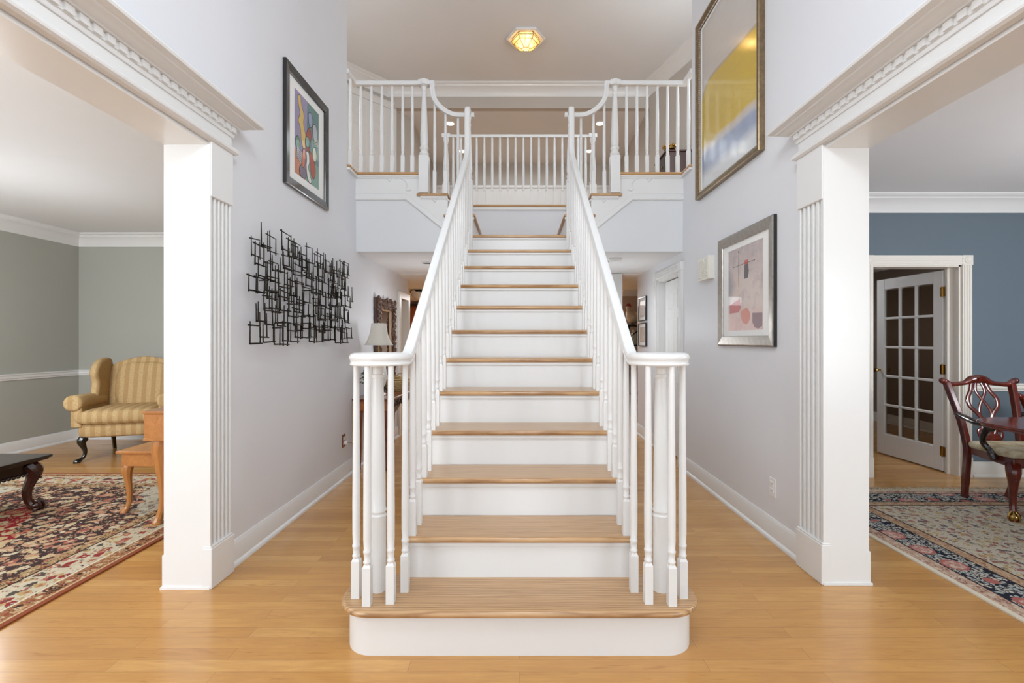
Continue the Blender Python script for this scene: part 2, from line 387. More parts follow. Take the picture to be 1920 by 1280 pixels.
# left and right foyer walls (one mesh each)
def side_wall(s,Y0,name,label):
    a,b=s*1.6,s*1.78
    m=MB()
    m.box(a,b,Y0,4.45,0,ZC); m.box(a,b,4.45,6.3 if s<0 else 4.77,0,2.866)
    if s>0:
        m.box(a,b,4.77,5.55,1.945,2.866); m.box(a,b,5.55,6.5,0,2.866)
    m.box(a,b,-.35,Y0,2.265,ZC); m.box(a,b,-1.7,-.35,0,ZC)
    return struct(name,m,M['wall'],label,'wall',smooth=False)
side_wall(-1,YL,'wall_left','pale grey foyer wall with the metal wall sculpture')
side_wall(1,YR,'wall_right','pale grey foyer wall with the yellow painting')
# front wall behind the photographer with a tall window and the entry
m=MB(); m.box(-1.78,-1.2,-1.86,-1.7,0,ZC); m.box(1.2,1.78,-1.86,-1.7,0,ZC); m.box(-1.2,1.2,-1.86,-1.7,2.15,2.7); m.box(-1.2,1.2,-1.86,-1.7,4.9,ZC); m.box(-1.2,1.2,-1.86,-1.7,0,.1)
struct('wall_front',m,M['wall'],'foyer wall around the entry and the tall window','wall',smooth=False)
def window(name,x0,x1,y,z0,z1,nx,nz,axis='x'):
    m=MB()
    def bar(a0,a1,c0,c1):
        if axis=='x': m.box(a0,a1,y-.05,y+.02,c0,c1)
        else: m.box(y-.05,y+.02,a0,a1,c0,c1)
    w=.06
    bar(x0,x1,z0,z0+w); bar(x0,x1,z1-w,z1); bar(x0,x0+w,z0,z1); bar(x1-w,x1,z0,z1)
    for i in range(1,nx): t=x0+(x1-x0)*i/nx; bar(t-.012,t+.012,z0,z1)
    for i in range(1,nz): t=z0+(z1-z0)*i/nz; bar(x0,x1,t-.012,t+.012)
    struct(name,m,M['trim'],'white framed window with muntins '+name.replace('_',' '),'window',smooth=False)
window('window_1',-1.2,1.2,-1.75,2.7,4.9,4,4)
window('window_2',-1.2,1.2,-1.75,.1,2.15,4,5)
# living room
m=MB(); m.box(-5.75,-5.61,-1.84,6.25,0,2.7); struct('wall_living_side',m,M['sage'],'sage grey long wall of the living room','wall',smooth=False)
m=MB(); m.box(-5.61,-1.78,6.11,6.25,0,2.7); struct('wall_living_back',m,M['sage'],'sage grey wall behind the wing chair','wall',smooth=False)
m=MB(); m.box(-5.61,-5.1,-1.84,-1.7,0,2.7); m.box(-2.4,-1.78,-1.84,-1.7,0,2.7); m.box(-5.1,-2.4,-1.84,-1.7,0,.6); m.box(-5.1,-2.4,-1.84,-1.7,2.2,2.7)
struct('wall_living_front',m,M['sage'],'sage grey window wall of the living room','wall',smooth=False)
window('window_3',-5.1,-2.4,-1.75,.6,2.2,4,3)
struct('ceiling_living',bx(-5.75,-1.78,-1.84,6.25,2.605,2.7),M['ceil'],'plain grey white living room ceiling','ceiling',smooth=False)
# thin inner face of the shared wall on the living side
struct('wall_living_shared',bx(-1.79,-1.78,YL+.02,6.11,0,2.6),M['sage'],'sage grey back of the foyer wall','wall',smooth=False)
# dining room
YD=4.43
m=MB(); m.box(1.78,3.25,YD,YD+.15,0,2.66); m.box(4.07,6.3,YD,YD+.15,0,2.66); m.box(3.25,4.07,YD,YD+.15,1.95,2.66)
struct('wall_dining_back',m,M['blue'],'slate blue wall around the open glazed door','wall',smooth=False)
struct('wall_dining_side',bx(6.3,6.44,-1.84,YD+.15,0,2.66),M['blue'],'slate blue far side wall of the dining room','wall',smooth=False)
m=MB(); m.box(1.78,2.5,-1.84,-1.7,0,2.66); m.box(4.8,6.3,-1.84,-1.7,0,2.66); m.box(2.5,4.8,-1.84,-1.7,0,.6); m.box(2.5,4.8,-1.84,-1.7,2.2,2.66)
struct('wall_dining_front',m,M['blue'],'slate blue window wall of the dining room','wall',smooth=False)
window('window_4',2.5,4.8,-1.75,.6,2.2,4,3)
struct('ceiling_dining',bx(1.78,6.44,-1.84,YD+.15,2.59,2.66),M['ceil'],'plain grey white dining room ceiling','ceiling',smooth=False)
# room behind the glazed door
m=MB(); m.box(5.6,5.7,YD+.15,8.2,0,2.5); m.box(2.3,5.7,8.1,8.2,0,2.5); m.box(2.25,2.35,YD+.15,8.2,0,2.5)
struct('wall_back_room',m,M['brownwall'],'brown grey walls of the room behind the glazed door','wall',smooth=False)
struct('ceiling_back_room',bx(2.25,5.7,YD+.15,8.2,2.45,2.55),M['ceil_w'],'white ceiling of the room behind the glazed door','ceiling',smooth=False)
# hall below the balcony
m=MB()
for s in(-1,1): m.box(s*.5,s*1.6,4.80,6.26,2.125,2.18)
m.box(-3.4,3.4,6.26,11.4,2.12,2.2)
struct('ceiling_hall',m,M['ceil'],'low ceiling of the hall under the balcony','ceiling',smooth=False)
struct('wall_hall_end',bx(.5,1.33,6.2,6.32,0,2.12),M['hallwhite'],'pale end wall of the hall by the stair','wall',smooth=False)
struct('wall_hall_back',bx(-3.4,3.4,11.3,11.4,0,2.2),M['brownwall'],'brown grey wall at the far end of the hall','wall',smooth=False)
m=MB(); m.box(-3.5,-3.4,6.3,11.4,0,2.2); struct('wall_hall_side',m,M['brownwall'],'brown side wall beyond the hall','wall',smooth=False)
m=MB(); m.box(3.4,3.5,6.5,11.4,0,2.2); m.box(1.78,3.4,8.3,8.4,0,2.12); struct('wall_family_room',m,M['tanwall'],'brown wall behind the rooster figurine','wall',smooth=False)
# upper floor
m=MB()
for s in(-1,1):
    m.box(s*.98,s*1.60,4.80,6.25,2.20,2.866); m.box(s*1.60,s*1.79,4.72,6.25,2.72,2.866); m.box(s*1.79,s*4.4,4.45,6.25,2.72,2.866)
m.box(-4.4,4.4,6.25,11,2.72,2.866); m.box(-.98,.98,5.86,6.25,2.20,2.866)
struct('floor_upper',m,M['hallwhite'],'upper hall floor structure','floor',smooth=False)
m=MB(); m.box(-4.4,-.98,4.76,11,2.868,ZU-.002); m.box(.98,4.4,4.76,11,2.868,ZU-.002); m.box(-.98,.98,5.86,11,2.866,ZU-.002)
struct('floor_upper_oak',m,M['floor'],'oak boards of the upper hall','floor',smooth=False)
struct('wall_landing',bx(-1.0,1.0,5.80,5.86,2.2,2.866),M['wall'],'grey wall behind the stair landing','wall',smooth=False)
def vwall(name,plan,z0,z1,mat,label,t=.1):
    return struct(name,MB().mould(plan,[(0,z0),(0,z1),(-t,z1),(-t,z0)],-1),mat,label,'wall',smooth=False)
vwall('wall_upper_left',[(-4.4,4.45),(-4.4,5.03),(-2.6,7.05),(-1.80,7.95),(-1.80,10.0)],2.866,ZC,M['taupe'],'warm grey angled wall of the upper hall with the door')
vwall('wall_upper_right',[(2.06,10.0),(2.06,7.6),(2.42,6.4),(2.42,4.45)],2.866,ZC,M['taupe'],'warm grey upper hall wall beside the dark chest')
struct('wall_upper_back',bx(-2,2.2,10,10.1,2.866,ZC),M['taupe'],'warm grey end wall of the upper hall','wall',smooth=False)
m=MB()
for s in(-1,1): m.box(s*1.78,s*4.4,4.35,4.45,2.66,ZC)
struct('wall_upper_front',m,M['taupe'],'upper hall wall behind the foyer walls','wall',smooth=False)
struct('ceiling',bx(-4.4,4.4,-1.86,7.62,ZC,ZC+.08),M['ceil'],'high flat foyer ceiling','ceiling',smooth=False)
struct('wall_upper_header',bx(-2.9,2.9,7.62,7.72,4.94,ZC+.08),M['taupe'],'dropped header across the upper hall','wall',smooth=False)
struct('ceiling_upper_hall',bx(-2.0,2.2,7.72,10.1,4.94,5.0),M['ceil'],'lower ceiling of the back hall with recessed lights','ceiling',smooth=False)
# ---------------------------------------------------------------- trim
tn=[0]
def trim(mb,label,mat='trim',**k):
    tn[0]+=1; return struct('trim_%d'%tn[0],mb,M[mat],label,'trim',**k)
BASE=[(0,0),(.030,0),(.030,.012),(.018,.026),(.016,.026),(.016,.108),(.013,.114),(.013,.120),(.009,.126),(.006,.136),(0,.138)]
def base(name,plan,side,label,mat='trim'):
    return struct('baseboard_'+name,MB().mould(plan,BASE,side),M[mat],label,'baseboard',ang=50)
base('left',[(-1.6,YL+.17),(-1.6,6.30)],-1,'tall white baseboard under the metal wall sculpture')
m=MB().mould([(1.6,YR+.205),(1.6,4.66)],BASE,1); m.mould([(1.6,5.66),(1.6,6.5)],BASE,1)
struct('baseboard_right',m,M['trim'],'tall white baseboard below the yellow painting','baseboard',ang=50)
base('living_side',[(-5.61,6.11),(-5.61,-1.7)],1,'white baseboard along the long sage wall')
base('living_back',[(-1.79,6.11),(-5.61,6.11)],1,'white baseboard behind the wing chair')
m=MB().mould([(3.20,YD),(1.78,YD)],BASE,1); m.mould([(6.3,YD),(4.17,YD)],BASE,1)
struct('baseboard_dining',m,M['trim2'],'cream baseboard on the slate blue wall','baseboard',ang=50)
base('back_room',[(5.6,4.6),(5.6,8.1),(2.35,8.1)],1,'white baseboard seen through the glazed door')
base('hall_end',[(1.33,6.2),(.5,6.2)],1,'white baseboard on the hall end wall')
m=MB().mould([(3.4,11.3),(-3.4,11.3)],BASE,1); m.mould([(3.4,8.3),(1.78,8.3)],BASE,1)
struct('baseboard_hall_back',m,M['trim'],'white baseboard at the far end of the hall','baseboard',ang=50)
def crown(zc,h=.16,d=.115):
    return [(0,zc-h),(.012,zc-h),(.014,zc-h*.86),(.02,zc-h*.80),(.03,zc-h*.62),(d*.5,zc-h*.38),(d*.72,zc-h*.28),(d*.76,zc-h*.2),(d*.9,zc-h*.16),(d,zc-h*.06),(d,zc),(0,zc)]
trim(MB().mould([(-1.79,6.11),(-5.61,6.11),(-5.61,-1.7)],crown(2.605),1),'white crown moulding around the living room ceiling')
trim(MB().mould([(6.3,YD),(1.78,YD)],crown(2.59),1),'white crown moulding above the slate blue wall')
trim(MB().mould([(2.9,7.62),(-2.9,7.62)],crown(ZC,.185,.14),1),'white crown moulding on the upper hall header')
trim(MB().mould([(-2.0,7.725),(-2.6,7.05),(-4.4,5.03)],crown(ZC,.19,.14),1),'white crown moulding on the angled upper wall')
trim(MB().mould([(2.42,4.45),(2.42,6.4),(2.06,7.6)],crown(ZC,.19,.14),1),'white crown moulding above the dark chest')
trim(MB().mould([(5.6,4.6),(5.6,8.1),(2.35,8.1)],crown(2.45,.12,.09),1),'white crown moulding seen over the glazed door')
trim(MB().mould([(3.4,8.3),(1.78,8.3)],crown(2.12,.10,.08),1),'white crown moulding above the rooster')
CH=[(0,-.036),(.012,-.036),(.014,-.02),(.022,-.012),(.022,.014),(.03,.022),(.03,.032),(0,.036)]
trim(MB().mould([(-1.79,6.11),(-5.61,6.11),(-5.61,-1.7)],[(a,z+.85) for a,z in CH],1),'white chair rail around the sage walls')
m=MB().mould([(3.20,YD),(1.78,YD)],[(a,z+.826) for a,z in CH],1); m.mould([(6.3,YD),(4.17,YD)],[(a,z+.826) for a,z in CH],1)
trim(m,'cream chair rail on the slate blue wall','trim2')
# wainscot at the far end of the upper hall
m=MB(); m.box(-1.8,2.06,9.97,10,2.866,4.42); m.box(-1.8,2.06,9.94,10,4.42,4.47)
for i in range(12):
    x=-1.75+i*.32; m.box(x,x+.05,9.955,9.97,2.95,4.40)
trim(m,'white panelling with cap rail at the end of the upper hall',smooth=False)
# cased openings: jamb, fluted pilaster, entablature
def cased(s,Y0,Yp,name):
    X=s*1.6
    # jamb board round the wall end
    m=MB(); m.box(s*1.562,s*1.785,Y0-.016,Y0-.004,0,2.262); m.box(s*1.785,s*1.80,Y0-.012,Y0+.075,0,2.262)
    m.box(s*1.575,s*1.80,-.35,Y0-.012,2.245,2.265)     # soffit board
    m.box(s*1.785,s*1.806,Y0-.016,Y0+.08,0,.17); m.box(s*1.562,s*1.812,Y0-.024,Y0-.010,0,.012)
    trim(m,'white jamb boards lining the opening to the %s room'%name,smooth=False)
    m=MB(); n=5; w=Yp-Y0; y0=Y0-.008
    m.box(X,s*1.578,y0,Yp,.20,2.00)
    fl=w+.012; step=fl/(2*n+1)
    for i in range(n+1):
        a=y0+i*2*step; m.box(s*1.578,s*1.565,a,a+step,.21,2.0)
    m.box(X,s*1.557,y0-.006,Yp+.006,1.985,2.27)       # frieze block
    m.box(X,s*1.552,Y0-.020,Yp+.008,0,.205); m.box(X,s*1.556,Y0-.018,Yp+.004,.205,.215)
    trim(m,'white fluted pilaster beside the opening to the %s room'%name,smooth=False,bevel=.003,seg=1)
    # entablature along the opening and returned at its end
    yb=-.36
    plan=[(X,yb),(s*1.572,yb),(s*1.572,Yp),(s*1.62,Yp)]
    plan=[(s*1.572,yb),(s*1.572,Yp),(s*1.602,Yp)]
    ast=[(0,2.262),(.022,2.266),(.032,2.275),(.034,2.284),(.030,2.295),(.022,2.302),(0,2.304)]
    fri=[(0,2.30),(.006,2.30),(.006,2.358),(.012,2.358),(.016,2.366),(.016,2.376),(.02,2.378),(.02,2.412),(0,2.412)]
    cor=[(0,2.41),(.036,2.41),(.04,2.417),(.055,2.419),(.066,2.426),(.082,2.434),(.092,2.437),(.096,2.443),(.112,2.446),(.122,2.452),(.126,2.462),(.122,2.47),(.112,2.474),(0,2.474)]
    sd=-1 if s<0 else 1
    m=MB(); 
    for pr in(ast,fri,cor): m.mould(plan,pr,sd)
    e=trim(m,'white dentil cornice over the opening to the %s room'%name,ang=30)
    m=MB(); y=Yp+.012; d=.036; p=.056
    while y>yb+.02:
        m.box(s*1.560,s*(1.572-.030),y-d,y,2.380,2.409); y-=p
    m.box(s*1.598,s*1.556,Yp+.02,Yp+.03,2.380,2.409)
    dn=obj('dentil_course',m,M['trim'],e,smooth=False)
cased(-1,YL,2.606,'living'); cased(1,YR,2.69,'dining')
# doors ----------------------------------------------------------------
def casing_front(m,x0,x1,z1,y,w=.088,t=.022,back=.0,plinth=True):
    for a,b in((x0-w,x0),(x1,x1+w)):
        m.box(a,b,y-t,y,.0,z1)
        for i in range(3): m.box(a+.014+i*.024,a+.026+i*.024,y-t-.006,y-t,.19 if plinth else .0,z1)
        if plinth: m.box(a-.003,b+.003,y-t-.006,y,0,.18)
        m.box(a-.003,b+.003,y-t-.008,y,z1,z1+w)
        c=(a+b)/2
        for r,q in((.034,.012),(.02,.016)): 
            k=MB().lathe([(r,0),(r,q*.6),(r*.8,q)],(0,0,0),16); k.xf(Matrix.Translation((c,y-t-.006,z1+w/2))@Matrix.Rotation(PI/2,4,'X')); m.add(k.v,k.f)
    m.box(x0,x1,y-t,y,z1,z1+w)
    for i in range(3): m.box(x0,x1,y-t-.006,y-t,z1+.014+i*.024,z1+.026+i*.024)
    return m
m=casing_front(MB(),3.25,4.07,1.95,YD)
trim(m,'cream fluted door casing with corner blocks on the slate blue wall','trim2',smooth=False)
m=MB(); m.box(4.055,4.07,YD,YD+.15,0,1.95); m.box(3.25,3.265,YD,YD+.15,0,1.95); m.box(3.25,4.07,YD,YD+.15,1.935,1.95); m.box(4.03,4.055,YD+.09,YD+.11,0,1.935)
trim(m,'cream jambs of the glazed doorway','trim2',smooth=False)
# open glazed door (door leaf built along its own x from the hinge, then swung)
fd=thing('door_1','open white french door with fifteen glass panes beside the blue wall','door',(4.05,4.572,0),kind='structure')
WO[fd.name]=Vector((0,0,0))
L=.80;zt=1.925;t=.018;m=MB()
sw=.105;br=.225;tr=.115
m.box(0,sw,-t,t,.012,zt); m.box(L-sw,L,-t,t,.012,zt); m.box(sw,L-sw,-t,t,.012,.012+br); m.box(sw,L-sw,-t,t,zt-tr,zt)
gx0,gx1,gz0,gz1=sw,L-sw,.012+br,zt-tr
for i in(1,2): x=gx0+(gx1-gx0)*i/3; m.box(x-.013,x+.013,-t,t,gz0,gz1)
for j in range(1,5): z=gz0+(gz1-gz0)*j/5; m.box(gx0,gx1,-t,t,z-.013,z+.013)
obj('door_leaf',m,M['trim'],fd,smooth=False,bevel=.004,seg=1)
for i in range(3):
    for j in range(5):
        a=gx0+(gx1-gx0)*i/3+.01; b=gx0+(gx1-gx0)*(i+1)/3-.01; c=gz0+(gz1-gz0)*j/5+.01; d=gz0+(gz1-gz0)*(j+1)/5-.01
        obj('glass_pane',MB().box(a,b,-.002,.002,c,d),M['glass'],fd,smooth=False)
k=MB().lathe([(.012,0),(.010,.015),(.008,.03),(.02,.038),(.026,.05),(.022,.064),(0,.068)],(0,0,0),16); k.xf(Matrix.Translation((L-.05,t,.93))@Matrix.Rotation(-PI/2,4,'X'))
k2=MB().lathe([(.012,0),(.010,.015),(.008,.03),(.02,.038),(.026,.05),(.022,.064),(0,.068)],(0,0,0),16); k2.xf(Matrix.Translation((L-.05,-t,.93))@Matrix.Rotation(PI/2,4,'X')); k.add(k2.v,k2.f)
kb=obj('knob',k,M['brass'],fd); kb['label']='polished brass door knob'
for z in(.20,.98,1.72):
    h=MB().box(-.028,.028,t,t+.003,z-.045,z+.045); h.lathe([(.007,-.05),(.007,.05)],(-.0,t+.006,z),8); hh=obj('hinge',h,M['brass'],fd,smooth=False)
fd.rotation_euler=(0,0,math.radians(92.5))
# panelled door in the hall, right wall
def side_casing(s,y0,y1,z1,X):
    m=MB(); w=.085;t=.022
    for a,b in((y0-w,y0),(y1,y1+w)):
        m.box(s*X,s*(X-t),a,b,0,z1)
        for i in range(3): m.box(s*(X-t),s*(X-t-.006),a+.014+i*.023,a+.026+i*.023,.18,z1)
        m.box(s*X,s*(X-t-.006),a-.003,b+.003,0,.17); m.box(s*X,s*(X-t-.01),a-.003,b+.003,z1,z1+w)
    m.box(s*X,s*(X-t),y0,y1,z1,z1+w)
    for i in range(3): m.box(s*(X-t),s*(X-t-.008),y0,y1,z1+.014+i*.023,z1+.026+i*.023)
    m.box(s*X,s*(X+.18),y0-.0,y0+.015,0,z1); m.box(s*X,s*(X+.18),y1-.015,y1,0,z1); m.box(s*X,s*(X+.18),y0,y1,z1-.015,z1)
    return m
trim(side_casing(1,4.77,5.55,1.945,1.6),'white fluted casing with corner blocks around the hall door',smooth=False)
def panel_door(L,zt,t=.018):
    m=MB(); m.box(0,L,-t+.006,t-.006,.012,zt)
    sw=.11; cols=[(sw,(L)/2-.045),(L/2+.045,L-sw)]; rows=[(.012+.22,.80),(.92,zt-.42),(zt-.32,zt-.115)]
    xs=[0,sw,L/2-.045,L/2+.045,L-sw,L]
    m.box(0,sw,-t,t,.012,zt); m.box(L-sw,L,-t,t,.012,zt); m.box(L/2-.045,L/2+.045,-t,t,.012,zt)
    for a,b in((.012,.232),(.80,.92),(zt-.42,zt-.32),(zt-.115,zt)): m.box(sw,L/2-.045,-t,t,a,b); m.box(L/2+.045,L-sw,-t,t,a,b)
    for c in cols:
        for r in rows: m.box(c[0]+.03,c[1]-.03,-t+.002,t-.002,r[0]+.03,r[1]-.03)
    return m
d2=thing('door_2','closed white six panel door in the hall beside the small pictures','door',(1.70,5.53,0),kind='structure'); WO[d2.name]=Vector((0,0,0))
obj('door_leaf',panel_door(.735,1.92),M['trim'],d2,smooth=False,bevel=.003,seg=1)
k=MB().lathe([(.012,0),(.010,.015),(.02,.038),(.026,.05),(.022,.064),(0,.068)],(0,0,0),16); k.xf(Matrix.Translation((.06,-.018,.92))@Matrix.Rotation(PI/2,4,'X'))
kb=obj('knob',k,M['brass'],d2); kb['label']='brass door knob'
d2.rotation_euler=(0,0,-PI/2)
# upper hall door on the angled wall
ang=math.atan2(.9,.8)
d3=thing('door_3','white panelled door on the angled wall of the upper hall','door',(-2.565,7.03,ZU),kind='structure'); WO[d3.name]=Vector((0,0,0))
obj('door_leaf',panel_door(.78,2.02),M['trim'],d3,smooth=False,bevel=.003,seg=1)
m=MB()
for a,b in((-.09,0),(.78,.87)): m.box(a,b,-.035,.02,0,2.02)
m.box(-.09,.87,-.035,.02,2.02,2.11); m.box(-.10,.88,-.045,.02,2.11,2.125)
obj('door_casing',m,M['trim'],d3,smooth=False)
d3.rotation_euler=(0,0,ang)
# opening casing further along the left hall wall
m=MB(); m.box(-1.6,-1.572,6.302,6.39,0,1.82); m.box(-1.6,-1.572,6.302,6.9,1.82,1.905); m.box(-1.78,-1.602,6.302,6.32,0,1.83); m.box(-1.78,-1.572,6.81,6.90,0,1.82)
trim(m,'cream casing around the opening past the carved mirror','trim2',smooth=False)
struct('wall_hall_opening',bx(-1.78,-1.602,6.302,6.9,1.84,2.12),M['wall'],'wall piece over the opening past the mirror','wall',smooth=False)
# ================================================================== the staircase
D1,T,RZ=1.8825,.251,.19
dk=lambda k:D1+(k-1)*T
nose=lambda y:RZ*(1+(y-D1)/T)
st=thing('staircase','wide white staircase with honey oak treads rising to the landing','staircase',(0,1.9,0))
def rrect(x0,x1,y0,y1,r,n=8):
    out=[]
    for cx,cy,a0 in((x1-r,y0+r,-90),(x1-r,y1-r,0),(x0+r,y1-r,90),(x0+r,y0+r,180)):
        for i in range(n+1):
            a=math.radians(a0+90*i/n); out.append((cx+r*math.cos(a),cy+r*math.sin(a)))
    return out
obj('tread',MB().prism(rrect(-.742,.742,D1,2.20,.145),'z',RZ-.028,RZ),M['tread'],st,bevel=.012,seg=3)
m=MB().prism(rrect(-.712,.712,D1+.03,2.18,.12),'z',0,RZ-.028); m.prism(rrect(-.722,.722,D1+.02,2.19,.13),'z',RZ-.044,RZ-.028)
obj('riser',m,M['trim'],st,ang=25)
for k in range(2,12):
    obj('tread',MB().box(-.53,.53,dk(k),dk(k)+T+.03,k*RZ-.028,k*RZ),M['tread'],st,bevel=.012,seg=3)
    m=MB().box(-.50,.50,dk(k)+.028,dk(k)+.045,(k-1)*RZ-.002,k*RZ-.028); m.box(-.505,.505,dk(k)+.016,dk(k)+.03,k*RZ-.044,k*RZ-.028)
    obj('riser',m,M['trim'],st,smooth=False)
m=MB().box(-.50,.50,dk(12)+.028,dk(12)+.045,11*RZ-.002,12*RZ-.028); m.box(-.50,.50,dk(12)+.016,dk(12)+.03,12*RZ-.044,12*RZ-.028)
obj('riser',m,M['trim'],st,smooth=False)
ZL=12*RZ
obj('landing',MB().box(-.53,.53,dk(12),5.80,ZL-.028,ZL),M['tread'],st,bevel=.012,seg=3)
for s in(-1,1):
    pts=[(2.19,0)]
    for k in range(2,12): pts+=[(dk(k)+.03,(k-1)*RZ-.03),(dk(k)+.03,k*RZ-.03)]
    pts+=[(dk(12)+.03,11*RZ-.03),(dk(12)+.03,ZL-.03),(5.80,ZL-.03),(5.80,0)]
    pts[1]=(2.19,RZ-.03); 
    obj('stringer',MB().prism(pts,'x',s*.47,s*.505),M['trim'],st,smooth=False)
# side flights up to the balcony
RS=(ZU-ZL)/3
Z1,Z2=ZL+RS,ZL+2*RS
for s in(-1,1):
    for X0,X1,z in((.43,.74,Z1),(.69,1.0,Z2)):
        obj('tread',MB().box(s*X0,s*X1,4.655,5.80,z-.028,z),M['tread'],st,bevel=.012,seg=3)
    for X,za,zb in((.455,ZL,Z1-.028),(.715,Z1,Z2-.028),(.98,Z2,ZU-.028)):
        obj('riser',MB().box(s*X,s*(X+.015),4.69,5.80,za,zb),M['trim'],st,smooth=False)
# ---- balcony front (structure): drywall with string board, mouldings, scrolls
for s,nm in((-1,'metal sculpture'),(1,'yellow painting')):
    poly=[(s*1.6,2.125),(s*.50,2.125),(s*.50,Z1-.03),(s*.71,Z1-.03),(s*.71,Z2-.03),(s*.975,Z2-.03),(s*.975,ZU-.03),(s*1.6,ZU-.03)]
    w=struct('wall_balcony_'+('left' if s<0 else 'right'),MB().prism(poly,'y',4.70,4.80),M['fascia'],'pale grey balcony front on the %s side'%nm,'wall',smooth=False)
    lo=lambda x:2.69-max(0,(1.11-x))*.80
    pb=[(s*1.6,2.69),(s*1.11,2.69),(s*.50,lo(.50)),(s*.50,Z1-.03),(s*.70,Z1-.03),(s*.70,Z2-.03),(s*.965,Z2-.03),(s*.965,ZU-.03),(s*1.6,ZU-.03)]
    bd=trim(MB().prism(pb,'y',4.683,4.70),'white string board below the balcony railing on the %s side'%nm,smooth=False)
    m=MB()
    for dz,h,th in((0,.030,.014),(-.030,.026,.022),(-.052,.012,.012)):
        q=[(s*1.6,2.69+dz),(s*1.11,2.69+dz),(s*.50,lo(.50)+dz),(s*.50,lo(.50)+dz-h),(s*1.11,2.69+dz-h),(s*1.6,2.69+dz-h)]
        m.prism(q,'y',4.70-th,4.702)
    obj('string_moulding',m,M['trim'],bd,smooth=False)
    m=MB()
    for x0,x1,z in((.955,1.6,ZU),(.69,.965,Z2),(.43,.70,Z1)): m.box(s*(x0+.012),s*x1,4.668,4.70,z-.046,z-.028); m.box(s*(x0+.017),s*x1,4.676,4.70,z-.058,z-.046)
    m.box(s*1.6,s*1.574,4.45,4.70,ZU-.05,ZU-.028)
    obj('cove_moulding',m,M['trim'],bd,smooth=False)
    for ox,oz in((-1.255,2.852),(-.815,2.66-.01)):   # applied scroll brackets
        pts=[(0,-.045),(-.022,-.03),(-.018,-.008),(.01,-.02),(.03,-.006),(.09,-.012),(.14,-.04),(.162,-.085),(.148,-.115),(.165,-.135),(.20,-.125)]
        path=spline([((ox+a)*(-s),4.683,oz+b) for a,b in pts],5)
        m=MB(); m.tube(path,.008,6,0,(0,1,0.01))
        obj('scroll_bracket',m,M['trim'],bd)
    # nosing of the upper floor
    m=MB().box(s*.955,s*1.625,4.655,4.75,ZU-.027,ZU); m.box(s*1.57,s*1.66,4.45,4.75,ZU-.027,ZU)
    trim(m,'oak nosing at the edge of the balcony on the %s side'%nm,'oak',bevel=.01,seg=3)
m=MB().box(-.985,.985,5.775,5.90,ZU-.027,ZU)
trim(m,'oak nosing of the upper hall above the landing','oak',bevel=.01,seg=3)
trim(MB().box(-.98,.98,5.785,5.80,ZU-.06,ZU-.027),'white cove under the upper hall nosing',smooth=False)
# ---- balusters, newels, rails
HR=[(.014,.027),(.026,.022),(.031,.012),(.031,.004),(.027,-.003),(.0255,-.012),(.0265,-.016),(.029,-.018),(.029,-.023),(.025,-.027)]
HC=[(x*.84,z*.95) for x,z in HR]
HR=[(x*.80,z*.84) for x,z in HR]
RAIL=HR+[(-x,z) for x,z in HR[::-1]]
def baluster(par,x,y,z0,z1,bh=.165,hw=.0165,mat='trim'):
    h=z1-z0; m=MB()
    m.box(x-hw,x+hw,y-hw,y+hw,z0,z0+bh-.012)
    k=.6; b=z0+bh-.012
    m.add([(x-hw,y-hw,b),(x+hw,y-hw,b),(x+hw,y+hw,b),(x-hw,y+hw,b),(x-hw*k,y-hw*k,b+.014),(x+hw*k,y-hw*k,b+.014),(x+hw*k,y+hw*k,b+.014),(x-hw*k,y+hw*k,b+.014)],[(0,1,5,4),(1,2,6,5),(2,3,7,6),(3,0,4,7)])
    q=bh
    m.lathe([(.0125,q-.002),(.0160,q+.005),(.0160,q+.012),(.0130,q+.016),(.0145,q+.042),(.0162,q+.046),(.0162,q+.054),(.0140,q+.058),(.0158,q+.10),(.0160,q+.22),(.0118,h)],(x,y,z0),10)
    return obj('baluster',m,M[mat],par,ang=40)
